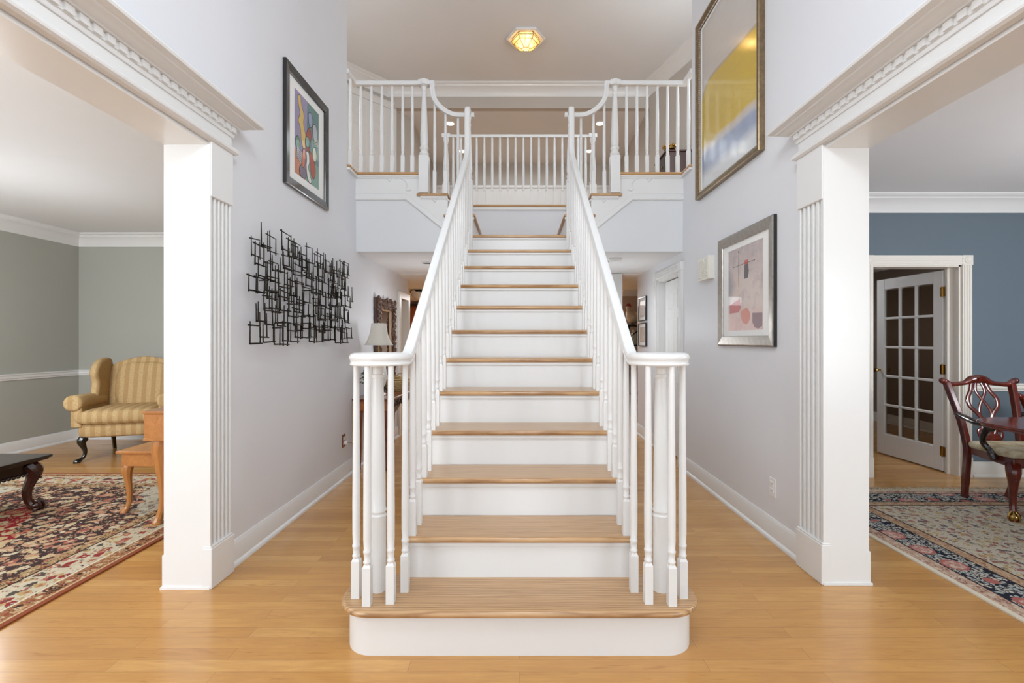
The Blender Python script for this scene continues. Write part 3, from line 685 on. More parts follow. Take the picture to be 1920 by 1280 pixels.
for s,nm in((-1,'metal wall sculpture'),(1,'pink and grey print')):
    r=thing('stair_railing','white stair railing with scrolled volute end on the side of the '+nm,'railing',(s*.49,2.0,0),'twin stair railings')
    X=s*.49; cx=s*.59
    path=[(cx-s*.10*math.sin(a),2.04-.10*math.cos(a),1.175) for a in [PI/2*i/10 for i in range(11)]]
    path+=[tuple(p) for p in bez((X,2.045,1.175),(X,2.10,1.175),(X,2.185,nose(2.185)+.82),8)][1:]
    path+=[(X,y,nose(y)+.82) for y in(2.8,3.4,4.0)]
    path+=[tuple(p) for p in bez((X,4.40,nose(4.40)+.82),(X,4.50,nose(4.5)+.82),(X,4.50,3.13),8)]
    path+=[(X,4.50,3.25)]+[tuple(p) for p in bez((X,4.50,3.36),(X,4.50,3.45),(X,4.575,3.45),8)]+[(X,4.62,3.45)]
    m=MB().sweep(path,RAIL,(0,s,0))
    m.lathe([(0,-.026)]+[(.10+x,z) for x,z in HC[::-1]]+[(0,.027)],(cx,2.04,1.178),40)
    obj('handrail',m,M['trim'],r,ang=28)
    # volute newel
    m=MB().lathe([(.034,0),(.034,.31),(.0355,.315),(.0355,.322),(.031,.327),(.031,.333),(.0355,.338),(.0355,.345),(.0325,.352),(.032,.45),(.0265,.80),(.0225,.905),(.027,.908),(.027,.920),(.0225,.924),(.0215,.945),(.0225,.950),(.025,.953),(.025,.960),(.027,.963),(.034,.985)],(s*.606,2.055,RZ),24)
    obj('newel_post',m,M['trim'],r,ang=30)
    for x,y in((.614,1.937),(.678,1.995),(.524,1.955),(.655,2.125)): baluster(r,s*x,y,RZ,1.152,.165)
    baluster(r,s*.487,2.046,RZ,1.152)
    for k in range(2,12):
        for o,b in((.035,.165),(.16,.215)):
            y=dk(k)+o; z1=nose(y)+.82-.02
            if y>4.44: z1=3.0
            baluster(r,s*.482,y,k*RZ,z1,b)
    # newel at the head of the flight
    m=MB().box(s*.495-.042,s*.495+.042,4.66-.042,4.66+.042,ZL-.30,2.78)
    m.lathe([(.034,0),(.042,.012),(.042,.03),(.032,.04),(.038,.06),(.038,.075),(.03,.085),(.038,.12),(.033,.3),(.021,.55),(.026,.56),(.026,.575),(.02,.585),(.026,.63),(.03,.645)],(s*.495,4.66,2.78),20)
    obj('newel_post',m,M['trim'],r,ang=30)
for s,nm in((-1,'abstract figure print'),(1,'yellow painting')):
    r=thing('balcony_railing','white balcony railing with swooping end beside the '+nm,'railing',(s*1.2,4.68,ZU),'balcony railings')
    zr=3.757
    path=[(s*1.605,4.45,zr),(s*1.605,4.672,zr),(s*.87,4.672,zr)]
    m=MB()
    m.mould([(s*1.605,4.45),(s*1.605,4.672),(s*.83,4.672)],[(a,zr+b) for a,b in RAIL],1)
    cur=spline([(s*.846,4.672,zr),(s*.846,4.672,3.70),(s*.830,4.672,3.615),(s*.787,4.672,3.545),(s*.715,4.672,3.485),(s*.632,4.672,3.450),(s*.54,4.672,3.445),(s*.440,4.672,3.445)],6)
    m.sweep(cur,RAIL,(0,s,0))
    m.lathe([(.03,-.03),(.045,-.018),(.045,.022),(.034,.034),(0,.038)],(s*.93,4.672,zr),20)
    m.box(s*.93-.05,s*.93+.05,4.672-.033,4.672+.033,zr-.024,zr+.024)
    obj('handrail',m,M['trim'],r,ang=45)
    m=MB().box(s*.93-.046,s*.93+.046,4.672-.0,4.672+.084,Z2,3.05); m.v=[(a,b-.03,c) for a,b,c in m.v]
    m.lathe([(.036,0),(.046,.015),(.046,.03),(.036,.042),(.033,.055),(.043,.075),(.043,.085),(.034,.10),(.038,.15),(.037,.20),(.030,.40),(.020,.60),(.026,.612),(.026,.622),(.019,.632),(.027,.665),(.03,.684)],(s*.93,4.684,3.05),20)
    obj('newel_post',m,M['trim'],r,ang=30)
    for x in([1.545,1.447,1.346,1.246,1.146,1.045] if s>0 else [1.548,1.445,1.343,1.243,1.14,1.046]): baluster(r,s*x,4.69,ZU,zr-.02,.175,.0165)
    baluster(r,s*1.605,4.56,ZU,zr-.02,.175,.0165)
    for x,z1,b in((.828,3.61,.23),(.722,3.485,.23)): baluster(r,s*x,4.69,Z2,z1,b,.0165)
    baluster(r,s*.60,4.69,Z1,3.43,.30,.0165)
r=thing('hall_railing','straight white railing at the back of the landing','railing',(0,5.83,ZU))
m=MB().sweep([(-.93,5.83,3.735),(.93,5.83,3.735)],[(a*.85,b*.85) for a,b in RAIL],(0,-1,0))
obj('handrail',m,M['trim'],r,ang=50)
for s in(-1,1):
    m=MB().box(s*.89-.042,s*.89+.042,5.788,5.872,ZU,3.14)
    m.lathe([(.034,0),(.042,.012),(.042,.03),(.032,.04),(.038,.12),(.033,.3),(.019,.46),(.026,.47),(.026,.48),(.019,.49),(.034,.54),(.036,.575)],(s*.89,5.83,3.14),18)
    m.box(s*.89-.05,s*.89+.05,5.80,5.86,3.712,3.758)
    obj('newel_post',m,M['trim'],r,ang=30)
for i in range(18): baluster(r,-.8033+i*.0945,5.83,ZU,3.72,.175,.0155)
# ================================================================== pictures
def ring_frame(m,w,h,prof,mi=0):
    rings=[]
    for a,b in prof: rings.append([(-w/2+a,-b,-h/2+a),(w/2-a,-b,-h/2+a),(w/2-a,-b,h/2-a),(-w/2+a,-b,h/2-a)])
    vs=[p for r in rings for p in r]; n=len(rings)
    fs=[(j*4+i,j*4+(i+1)%4,((j+1)%n)*4+(i+1)%4,((j+1)%n)*4+i) for j in range(n) for i in range(4)]
    return m.add(vs,fs,mi)
def art_rect(m,x0,x1,z0,z1,y,mi): m.poly3([(x0,y,z0),(x1,y,z0),(x1,y,z1),(x0,y,z1)],mi)
class Art:
    def __init__(s,w,h,cx=0,cz=0): s.w,s.h,s.cx,s.cz=w,h,cx,cz; s.m=MB(); s.mats=[]; s.k=0
    def P(s,p,y): return (s.cx+(p[0]-.5)*s.w,y,s.cz+(p[1]-.5)*s.h)
    def mi(s,mat):
        if mat not in s.mats: s.mats.append(mat)
        return s.mats.index(mat)
    def poly(s,pts,mat,curve=False,ybase=-.006):
        s.k+=1; y=ybase-.00012*s.k
        if curve: pts=[(p[0],p[1]) for p in spline([(a,b,0) for a,b in pts],6,True)]
        s.m.poly3([s.P(p,y) for p in pts],s.mi(mat)); return pts
    def line(s,pts,mat,wd=.004,curve=True,closed=True,ybase=-.006):
        s.k+=1; y=ybase-.00012*s.k
        if curve: pts=[(p[0],p[1]) for p in spline([(a,b,0) for a,b in pts],6,closed)]
        Q=[Vector((s.P(p,y)[0],s.P(p,y)[2],0)) for p in pts]; n=len(Q); L=[];Rr=[]
        for i in range(n):
            a=Q[i-1] if closed or i>0 else Q[i]; b=Q[(i+1)%n] if closed or i<n-1 else Q[i]
            d=(b-a); d=d.normalized() if d.length>1e-9 else Vector((1,0,0)); nn=Vector((-d.y,d.x,0))*wd/2
            L.append(Q[i]+nn); Rr.append(Q[i]-nn)
        vs=[(p.x,y,p.y) for p in L]+[(p.x,y,p.y) for p in Rr]
        fs=[(i,(i+1)%n,(i+1)%n+n,i+n) for i in range(n if closed else n-1)]
        s.m.add(vs,fs,s.mi(mat))
def ell(cx,cy,rx,ry,n=20,a0=0): return [(cx+rx*math.cos(2*PI*i/n+a0),cy+ry*math.sin(2*PI*i/n+a0)) for i in range(n)]
ink=flat('ink_black',(52,48,52),.5,.3)
def C(n,c): 
    k='art_'+n
    if k not in M: M[k]=flat(k,c,.45,.35)
    return M[k]
# --- left: abstract print in a black frame
pw,ph=.725,.845
p=thing('abstract_print','colourful abstract print of curving shapes in a glossy black frame','picture',(0,0,0))
m=MB(); ring_frame(m,pw,ph,[(0,0),(0,.022),(.004,.026),(.058,.020),(.062,.012),(.062,0)]); obj('frame',m,M['black'],p,smooth=False)
obj('mat_board',MB().box(-pw/2+.05,pw/2-.05,-.006,-.001,-ph/2+.05,ph/2-.05),M['mat'],p,smooth=False)
A=Art(.41,.60)
A.poly([(0,0),(1,0),(1,1),(0,1)],C('lilac',(160,150,184)))
A.poly([(.45,.30),(1,.25),(1,1),(.50,1)],C('teal',(104,142,138)))
A.poly([(0,0),(.42,0),(.40,.22),(0,.30)],C('peach',(206,140,112)))
A.poly([(.42,0),(1,0),(1,.30),(.55,.28)],C('sea',(128,164,150)))
def blob(pts,c,n): q=A.poly(pts,C(n,c),True); A.line(pts,ink,.005)
blob([(.12,.95),(.22,.97),(.26,.88),(.36,.78),(.34,.68),(.42,.56),(.44,.44),(.36,.36),(.26,.44),(.22,.58),(.14,.66),(.20,.76),(.14,.86)],(222,190,110),'ochre')
blob([(.48,.62),(.60,.70),(.66,.60),(.60,.50),(.58,.40),(.46,.38),(.40,.46)],(166,74,58),'brick')
blob([(.58,.40),(.74,.36),(.84,.22),(.78,.10),(.66,.12),(.62,.26)],(186,86,64),'brick2')
blob([(.54,.86),(.64,.90),(.72,.82),(.66,.72),(.56,.74)],(150,164,196),'periwinkle')
blob([(.74,.78),(.86,.80),(.92,.68),(.84,.58),(.74,.64)],(196,196,206),'pale')
blob([(.74,.48),(.84,.50),(.90,.40),(.82,.32),(.72,.36)],(214,220,196),'cream')
blob([(.44,.54),(.54,.56),(.58,.48),(.50,.42),(.42,.46)],(130,170,160),'mint')
blob([(.04,.42),(.14,.46),(.20,.36),(.14,.28),(.05,.32)],(110,150,126),'leaf')
blob([(.44,.36),(.54,.37),(.57,.27),(.53,.18),(.60,.10),(.66,.03),(.58,.0),(.48,.06),(.44,.18),(.46,.27)],(232,232,226),'white')
blob([(.18,.10),(.30,.16),(.42,.10),(.40,.02),(.22,.01)],(128,118,136),'mauve')
blob([(.30,.34),(.40,.36),(.38,.18),(.28,.14)],(212,130,96),'rust')
A.poly([(.08,.34),(.28,.30),(.24,.16),(.06,.20)],C('stripe',(196,196,204)))
for i in range(6): A.line([(.08,.33-i*.024),(.27,.30-i*.024)],ink,.004,False,False)
for i in range(5): A.line([(.76,.60-i*.02),(.96,.64-i*.02)],C('cream',(214,220,196)),.004,False,False)
obj('print',A.m,A.mats,p,smooth=False)
p.location=(-1.599,3.605,2.748); p.rotation_euler=(0,0,PI/2)
# --- right: big yellow painting
def yellow_mat(w,h):
    g=G('yellow_field_painting'); v=g.coord(); x,y,z=g.xyz(v)
    u=g.m('ADD',g.m('DIVIDE',x,w),.5); t=g.m('ADD',g.m('DIVIDE',z,h),.5)
    nz=g.m('MULTIPLY',g.m('SUBTRACT',g.noise(v,5,3)[0],.5),.07); n2=g.noise(g.mapp(v,(2,2,9)),4,3)[0]
    # upper curved edge of the yellow and its lower slanting edge
    up=g.m('ADD',g.m('SUBTRACT',.655,g.m('MULTIPLY',u,.075)),g.m('SUBTRACT',g.m('MULTIPLY',nz,.25),g.m('MULTIPLY',g.m('POWER',g.m('SUBTRACT',1.0,u),14.0),.12)))
    lo=g.m('ADD',g.m('ADD',.235,g.m('MULTIPLY',u,-.03)),g.m('MULTIPLY',nz,.6))
    grey=g.mix(n2,(196,190,184),(206,202,198)); yel=g.mix(n2,(214,180,44),(198,168,58)); blue=g.mix(g.ramp(g.m('ADD',t,g.m('MULTIPLY',nz,.4)),[(.06,(255,255,255)),(.12,(0,0,0))]),g.mix(n2,(160,172,196),(138,154,186)),(214,218,222))
    a=g.ramp(g.m('MULTIPLY_ADD',g.m('SUBTRACT',t,up),40,.5),[(0,(0,0,0)),(1,(255,255,255))])
    b=g.ramp(g.m('MULTIPLY_ADD',g.m('SUBTRACT',t,lo),30,.5),[(0,(0,0,0)),(1,(255,255,255))])
    col=g.mix(b,blue,g.mix(a,yel,grey))
    ed=g.ramp(g.m('MULTIPLY',g.m('ABSOLUTE',g.m('SUBTRACT',t,lo)),26),[(.25,(255,255,255)),(.9,(0,0,0))]); col=g.mix(g.m('MULTIPLY',ed,.75),col,(206,200,198))
    e2=g.ramp(g.m('MULTIPLY',g.m('ABSOLUTE',g.m('SUBTRACT',t,up)),60),[(.1,(255,255,255)),(.9,(0,0,0))]); col=g.mix(g.m('MULTIPLY',e2,.5),col,(150,132,120))
    return g.done(col,.35,0,.5,.9,.09)
pw,ph=1.132,1.53
p=thing('yellow_painting','large painting of a yellow field over blue in a beaded gold frame','painting',(0,0,0))
m=MB(); ring_frame(m,pw,ph,[(0,0),(0,.036),(.004,.042),(.020,.044),(.034,.030),(.05,.024),(.055,.014),(.055,0)]); obj('frame',m,M['goldframe'],p,smooth=False)
m=MB()
def beads(m,w,h,a,b,st,r):
    for sx in(-1,1):
        n=int((h-2*a)/st)
        for i in range(n+1): m.pillow((sx*(w/2-a),-b,-h/2+a+(h-2*a)*i/n),(r,r,r),1,1,6,4)
        n=int((w-2*a)/st)
        for i in range(1,n): m.pillow((-w/2+a+(w-2*a)*i/n,-b,sx*(h/2-a)),(r,r,r),1,1,6,4)
beads(m,pw,ph,.052,.024,.016,.006)
obj('bead_moulding',m,M['silver'],p)
m=MB(); ring_frame(m,pw-.105,ph-.105,[(0,.001),(0,.012),(.022,.009),(.022,.001)]); obj('liner',m,M['mat'],p,smooth=False)
obj('canvas',MB().box(-pw/2+.07,pw/2-.07,-.007,-.001,-ph/2+.07,ph/2-.07),yellow_mat(pw-.14,ph-.14),p,smooth=False)
p.location=(1.599,3.694,3.262); p.rotation_euler=(0,0,-PI/2)
# --- right: pink and grey print in a silver frame
pw,ph=.833,.822
p=thing('abstract_print','pink and grey abstract print in a wide silver frame by the chime box','picture',(0,0,0))
def silver_strip():
    g=G('silver_leaf_strips'); v=g.coord(); x,y,z=g.xyz(v)
    q=g.m('ADD',x,z); st=g.m('SINE',g.m('MULTIPLY',q,90)); nz=g.noise(v,30,3)[0]
    f=g.ramp(g.m('MULTIPLY_ADD',st,.5,.5),[(.86,(0,0,0)),(.99,(120,120,120))])
    return g.done(g.mix(f,g.mix(nz,(196,190,182),(164,156,148)),(140,128,112)),.38,1.0)
m=MB(); ring_frame(m,pw,ph,[(0,.022),(.008,.027),(.066,.018),(.07,.010),(.07,0),(.0,.0)]); obj('frame',m,silver_strip(),p,smooth=False)
m=MB(); ring_frame(m,pw+.004,ph+.004,[(0,0),(0,.021),(.004,.021),(.004,0)]); fe=obj('frame_edge',m,M['black'],p,smooth=False); fe['label']='black outer edge of the silver frame'
obj('mat_board',MB().box(-pw/2+.05,pw/2-.05,-.006,-.001,-ph/2+.05,ph/2-.05),M['mat'],p,smooth=False)
def pink_mat(w,h):
    g=G('pink_wash_print'); v=g.coord(); x,y,z=g.xyz(v)
    u=g.m('ADD',g.m('DIVIDE',x,w),.5); t=g.m('ADD',g.m('DIVIDE',z,h),.5)
    n=g.noise(v,6,5,.65)[0]; n2=g.noise(v,14,5,.7)[0]; n3=g.noise(v,160,2)[0]
    base=g.ramp(n,[(.3,(206,186,176)),(.5,(216,202,196)),(.65,(196,178,174))])
    top=g.ramp(g.m('ADD',t,g.m('MULTIPLY',g.m('SUBTRACT',n,.5),.6)),[(.55,(0,0,0)),(1.0,(255,255,255))])
    col=g.mix(g.m('MULTIPLY',top,.8),base,g.ramp(n2,[(.35,(150,142,146)),(.6,(192,176,176))]))
    lf=g.ramp(g.m('ADD',g.m('ADD',u,g.m('MULTIPLY',g.m('ABSOLUTE',g.m('SUBTRACT',t,.55)),.7)),g.m('MULTIPLY',g.m('SUBTRACT',n,.5),.25)),[(.10,(255,255,255)),(.26,(0,0,0))])
    col=g.mix(g.m('MULTIPLY',lf,.8),col,(150,152,162))
    pk=g.ramp(g.m('ADD',t,g.m('MULTIPLY',g.m('SUBTRACT',n2,.5),.3)),[(.10,(255,255,255)),(.34,(0,0,0))])
    col=g.mix(g.m('MULTIPLY',pk,.45),col,(216,160,150))
    col=g.mix(g.ramp(n3,[(.62,(0,0,0)),(.75,(90,90,90))]),col,(160,140,136))
    return g.done(col,.4,0,.5,.4,.04)
A=Art(.52,.60)
pm=pink_mat(.52,.60)
A.poly([(0,0),(1,0),(1,1),(0,1)],pm)
A.poly([(.04,.32),(.36,.38),(.39,.27),(.33,.22),(.04,.215)],C('rose',(206,128,128)))
A.poly([(.40,.22),(.48,.25),(.58,.25),(.66,.19),(.64,.12),(.56,.07),(.46,.09),(.41,.14)],C('coral',(218,142,126)),True)
A.poly([(.72,.195),(.98,.185),(.98,.04),(.88,.01),(.78,.03),(.72,.09)],C('plum',(148,120,126)))
A.poly([(.50,.775),(.49,.605),(.60,.61),(.625,.69),(.605,.775)],C('slate',(106,104,106)))
A.poly([(.50,.82),(.60,.825),(.605,.775),(.50,.77)],C('poppy',(206,104,92)))
A.line([(.14,.78),(.40,.785),(.78,.79)],ink,.003,False,False)
A.line([(.33,.95),(.32,.70),(.33,.52)],C('slate',(106,104,106)),.003,False,False)
A.poly(ell(.33,.95,.014,.012),ink); A.poly(ell(.78,.79,.01,.008),ink)
obj('print',A.m,A.mats,p,smooth=False)
p.location=(1.599,3.398,1.628); p.rotation_euler=(0,0,-PI/2)
# --- two small pictures in the hall
for k,(zc,lab) in enumerate(((1.66,'small beige print in a thin black frame, upper of the hall pair'),(1.33,'small beige print in a thin black frame, lower of the hall pair'))):
    p=thing('small_picture',lab,'picture',(0,0,0),'pair of small hall pictures'); w,h=.37,.30
    if k==0: w,h=.36,.31
    m=MB(); ring_frame(m,w,h,[(0,0),(0,.024),(.012,.024),(.012,0)]); obj('frame',m,M['black'],p,smooth=False)
    obj('mat_board',MB().box(-w/2+.01,w/2-.01,-.012,-.004,-h/2+.01,h/2-.01),M['mat'],p,smooth=False)
    A=Art(w-.13,h-.11); A.poly([(0,0),(1,0),(1,1),(0,1)],C('beige',(206,190,176)),False,-.0125); A.line([(0,0),(1,0),(1,1),(0,1)],C('tan',(140,120,110)),.003,False,True,-.0125); A.poly([(.1,.1),(.9,.1),(.9,.45),(.1,.45)],C('sand',(214,202,190)),False,-.0125)
    obj('print',A.m,A.mats,p,smooth=False)
    p.location=(1.599,6.19,zc); p.rotation_euler=(0,0,-PI/2)
# ================================================================== wall sculpture
def sculpture():
    rr=random.Random(21); m=MB()
    def rod(u0,v0,u1,v1,d,r):
        a=Vector((u0,-d,v0)); b=Vector((u1,-d,v1))
        m.tube([a,b],[r,r*.7],4,0,(0,1,0.02))
    W,Hh=1.62,.70
    def unit(u,v,w,h,d,r):
        t=rr.uniform(-.004,.004); o=rr.uniform(.006,.016)
        rod(u,v-o*.5,u+t,v+h+rr.uniform(0,.02),d,r); rod(u+w,v-rr.uniform(0,.015),u+w+t,v+h+rr.uniform(-.02,.01),d,r)
        rod(u-o,v+rr.uniform(-.003,.003),u+w+o,v+rr.uniform(-.004,.004),d+.008,r*1.1)
        if rr.random()<.75: rod(u-o*.4,v+h-rr.uniform(0,.015),u+w+o,v+h+rr.uniform(-.018,.0),d-.008,r*1.05)
    rows=7
    for j in range(rows):
        v=-Hh/2+j*(Hh-.05)/rows
        u=-W/2+rr.uniform(0,.05)+(.10 if j in(2,4) else 0)
        if j==rows-1: u+=.12
        while u<W/2-.08:
            w=rr.uniform(.075,.125); h=rr.uniform(.09,.135); d=rr.uniform(.03,.085)
            vv=v+rr.uniform(-.03,.03)
            unit(u,vv,w,h,d,rr.uniform(.0038,.0054)); u+=w*rr.uniform(.66,1.0)
    # back spacers to the wall
    for u in(-.6,0,.6): m.tube([(u,0,.02),(u,-.06,.02)],.004,6)
    o=obj('metal_wall_sculpture',m,M['bronze'],None,smooth=False)
    tag(o,'open lattice wall sculpture of blackened metal rods on the pale grey wall','sculpture')
    o.location=(-1.600,3.55,1.605); o.rotation_euler=(0,0,PI/2)
sculpture()
# ================================================================== wall fittings
c=thing('door_chime','square ivory door chime box with slotted front beside the pink print','chime',(1.60,4.05,1.86))
obj('housing',MB().box(1.548,1.602,3.935,4.165,1.765,1.955),M['plastic'],c,smooth=False,bevel=.004)
m=MB()
for i in range(3):
    for j in range(9): m.box(1.543,1.549,3.955+i*.068,3.955+i*.068+.052,1.785+j*.0175,1.785+j*.0175+.009)
gr=obj('grille',m,M['plastic'],c,smooth=False)
def outlet(name,label,s,y,z,plate):
    o=thing(name,label,'outlet',(s*1.6,y,z)); X=s*1.6
    obj('cover_plate',MB().box(X,X-s*.006,y-.036,y+.036,z-.058,z+.058),plate,o,smooth=False,bevel=.002)
    m=MB()
    for dz in(-.021,.021): m.box(X-s*.006,X-s*.009,y-.017,y+.017,z+dz-.015,z+dz+.015)
    for dz in(-.021,.021):
        for dy in(-.006,.006): m.box(X-s*.0088,X-s*.0095,y+dy-.001,y+dy+.001,z+dz-.004,z+dz+.006,1)
    obj('socket_face',m,[M['whiteplastic'],M['darkgap']],o,smooth=False)
    return o
outlet('wall_outlet','white double outlet low on the wall under the pink print',1,3.03,.33,M['whiteplastic'])
outlet('wall_outlet','copper plated outlet with a lamp plug beside the console table',-1,4.36,.345,M['copper'])
pc=thing('lamp_cord','thin gold lamp cord plugged into the copper plated outlet','cord',(-1.58,4.36,.32))
obj('plug',MB().box(-1.591,-1.562,4.348,4.372,.318,.345),M['whiteplastic'],pc,smooth=False,bevel=.003)
m=MB().tube(spline([(-1.563,4.362,.33),(-1.53,4.40,.31),(-1.53,4.48,.20),(-1.56,4.53,.16),(-1.585,4.56,.30),(-1.588,4.575,.70)],8),.003,6); obj('cord',m,M['brass'],pc)
# soffit fittings
d=thing('smoke_detector','round white smoke detector on the hall ceiling near the door','smoke detector',(1.02,5.08,2.125))
obj('housing',MB().lathe([(0,-.038),(.045,-.036),(.055,-.028),(.066,-.02),(.07,-.012),(.07,0)],(1.02,5.08,2.125),24),M['whiteplastic'],d)
m=MB().lathe([(.0565,-.027),(.0575,-.022),(.0565,-.018)],(1.02,5.08,2.125),24); obj('vent_ring',m,M['darkgap'],d)
def can(name,label,x,y,z,r,lit):
    o=thing(name,label,'ceiling light',(x,y,z),'recessed lights of the upper hall' if lit else None)
    obj('trim_ring',MB().lathe([(r*.78,-.001),(r*.80,-.010),(r,-.007),(r*1.02,-.0)],(x,y,z),28),M['whiteplastic'],o)
    obj('lamp_lens',MB().lathe([(0,-.004),(r*.78,-.004)],(x,y,z),28),M['can'] if lit else M['darkgap'],o)
    return o
can('recessed_light','unlit recessed light in the hall ceiling above the carved mirror',-1.03,5.36,2.125,.065,False)
can('recessed_light','unlit dark recessed light in the hall ceiling beside the smoke detector',.945,5.28,2.125,.05,False)
for x,y,lab in((-1.18,8.15,'lit recessed light above the hall railing on the angled door side, nearer one'),(-1.11,9.34,'lit recessed light above the hall railing on the angled door side, farther one'),(1.37,8.15,'lit recessed light above the hall railing on the dark chest side, nearer one'),(1.36,9.34,'lit recessed light above the hall railing on the dark chest side, farther one')):
    can('recessed_light',lab,x-.0,y,4.942,.085,True)
# faceted ceiling light
def hexlight():
    X,Y,Z=.085,6.42,ZC
    o=thing('ceiling_light','lit hexagonal brass and amber glass flush light on the high ceiling','ceiling light',(X,Y,Z))
    def ring(r,z): return [Vector((X+r*math.cos(2*PI*i/6),Y+r*math.sin(2*PI*i/6),Z+z)) for i in range(6)]
    cr=[ring(*q) for q in((.25,0),(.262,-.010),(.262,-.024),(.240,-.028),(.19,-.008),(.02,-.008))]; m=MB()
    for p,q in zip(cr,cr[1:]): m.add(p+q,[(i,(i+1)%6,(i+1)%6+6,i+6) for i in range(6)])
    obj('canopy',m,M['whiteplastic'],o,smooth=False)
    lv=[(.175,-.012),(.192,-.052),(.165,-.09),(.055,-.150)]
    rs=[ring(*l) for l in lv]; m=MB()
    for i in range(6):
        k=(i+1)%6
        for j in(0,1,2): obj('glass_pane',MB().add([rs[j][i],rs[j][k],rs[j+1][k],rs[j+1][i]],[(0,1,2,3)]),M['amber'],o,smooth=False)
        m.tube([rs[0][i],rs[1][i],rs[2][i],rs[3][i]],.0042,6)
        for r in rs: m.tube([r[i],r[k]],.0042,6)
    obj('glass_pane',MB().add(rs[3],[tuple(range(6))]),M['amber'],o,smooth=False)
    obj('brass_cames',m,M['goldframe'],o)
    for a in(.4,2.5,4.6):
        c=(X+.085*math.cos(a),Y+.085*math.sin(a),Z-.07)
        b=MB().lathe([(0,-.03),(.014,-.024),(.019,-.006),(.014,.012),(.009,.02),(.009,.05)],c,14); obj('bulb',b,M['bulb'],o)
hexlight()
# pendant far behind
o=thing('flush_light','dark scrolled flush light with white glass far back in the hall','ceiling light',(-1.72,8.2,2.12))
obj('glass_bowl',MB().lathe([(0,-.17),(.07,-.15),(.12,-.10),(.14,-.05),(.13,-.04)],(-1.72,8.2,2.12),24),M['ceramic'],o)
m=MB().lathe([(.05,-.03),(.06,-.015),(.06,0)],(-1.72,8.2,2.12),16)
for i in range(4):
    a=i*PI/2+.5; c,s_=math.cos(a),math.sin(a)
    m.tube(spline([(-1.72+.03*c,8.2+.03*s_,2.10),(-1.72+.09*c,8.2+.09*s_,2.115),(-1.72+.15*c,8.2+.15*s_,2.09),(-1.72+.14*c,8.2+.14*s_,2.06)],5),.008,6)
obj('scroll_arms',m,M['black'],o)
# ================================================================== furniture
def cab_leg(m,x,y,h,dx,dy,rt=.045,ra=.018,rf=.030,out=.05,knee=.02,claw=False,mi=0,cm=0):
    """cabriole leg from z=h at (x,y) to the floor, kicking out along (dx,dy)"""
    d=Vector((dx,dy,0)).normalized()
    key=[(1.0,0,rt),(.93,knee*.6,rt*1.05),(.84,knee,rt*.98),(.68,knee*.6,rt*.72),(.45,-knee*.1,ra*1.15),(.24,-.004+out*.10,ra),(.12,out*.45,ra*1.02),(.06,out*.85,rf*.86),(.025,out,rf),(.0,out,rf*.8)]
    pts=spline([(x+d.x*o,y+d.y*o,h*k) for k,o,r in key],3)
    rad=[p.x for p in spline([(r,0,0) for k,o,r in key],3)]
    pts[-1].z=0.0
    m.tube(pts,rad,10,mi,(d.y,-d.x,.01))
    if claw:
        m.pillow((x+d.x*out,y+d.y*out,rf*.95),(rf*1.1,rf*1.1,rf*.95),1,1,14,8,cm)
        for a in(-.9,0,.9,3.14):
            e=Vector((d.x*math.cos(a)-d.y*math.sin(a),d.x*math.sin(a)+d.y*math.cos(a),0))
            c=Vector((x+d.x*out,y+d.y*out,0))
            m.tube([c+Vector((0,0,rf*2.3))+e*rf*.4,c+Vector((0,0,rf*1.7))+e*rf*1.0,c+Vector((0,0,rf*.8))+e*rf*1.25,c+Vector((0,0,rf*.15))+e*rf*1.05],[rf*.25,rf*.28,rf*.24,rf*.12],6,cm)
    return m
# ---------------------------------------------------------------- wing chair
def wing_chair():
    t=thing('wing_chair','tan paisley wing chair with black cabriole legs in the sage grey corner','armchair',(0,0,0))
    W=M['wing']
    m=MB().pillow((0,.02,.325),(.39,.33,.085),.28,.22,40,14); obj('seat_base',m,W,t,ang=80)
    m=MB().pillow((0,-.05,.465),(.345,.335,.085),.5,.25,40,16); m.pillow((0,-.26,.462),(.385,.115,.078),.55,.35,40,14); obj('seat_cushion',m,W,t,ang=80)
    tilt=Matrix.Translation((0,.26,.40))@Matrix.Rotation(-.19,4,'X')
    pts=[(-.33,0),(.33,0),(.345,.50),(.31,.585),(.20,.635),(.08,.668),(0,.675),(-.08,.668),(-.20,.635),(-.31,.585),(-.345,.50)]
    m=MB().prism([(p.x,p.y) for p in spline([(a,b,0) for a,b in pts[2:]],4)]+[(-.33,0),(.33,0)],'y',-.055,.075); m.xf(tilt)
    m.pillow((0,0,0),(.27,.05,.27),.6,.5,30,12,0,tilt@Matrix.Translation((0,-.045,.34))); 
    obj('backrest',m,W,t,bevel=.035,seg=4,ang=60)
    for s in(-1,1):
        prof=[(.30,.44),(.02,.50),(-.02,.58),(.02,.70),(.04,.80),(.0,.90),(.06,1.0),(.18,1.05),(.36,1.03),(.40,.70)]
        q=[(p.x,p.y) for p in spline([(a,b,0) for a,b in prof],4,True)]
        m=MB().prism(q,'x',s*.325,s*.405); m.xf(Matrix.Translation((s*.0,0,0)))
        obj('wing',m,W,t,bevel=.028,seg=4,ang=60)
        m=MB().tube([(s*.385,.20,.60),(s*.39,.0,.605),(s*.395,-.20,.61),(s*.40,-.315,.612),(s*.40,-.335,.612)],[.075,.08,.083,.083,.07],20)
        m.box(s*.33,s*.425,-.31,.22,.36,.60)
        obj('arm',m,W,t,bevel=.012,seg=3,ang=60)
    for s in(-1,1):
        m=cab_leg(MB(),s*.33,-.25,.25,s*.55,-.85,.040,.017,.03,.075,.03); obj('leg',m,M['black'],t)
        m=MB().tube([(s*.30,.29,.25),(s*.31,.33,.14),(s*.325,.40,0)],[.026,.023,.019],4); obj('leg',m,M['black'],t,smooth=False)
    t.location=(-4.285,5.33,0); t.rotation_euler=(0,0,math.radians(19))
wing_chair()
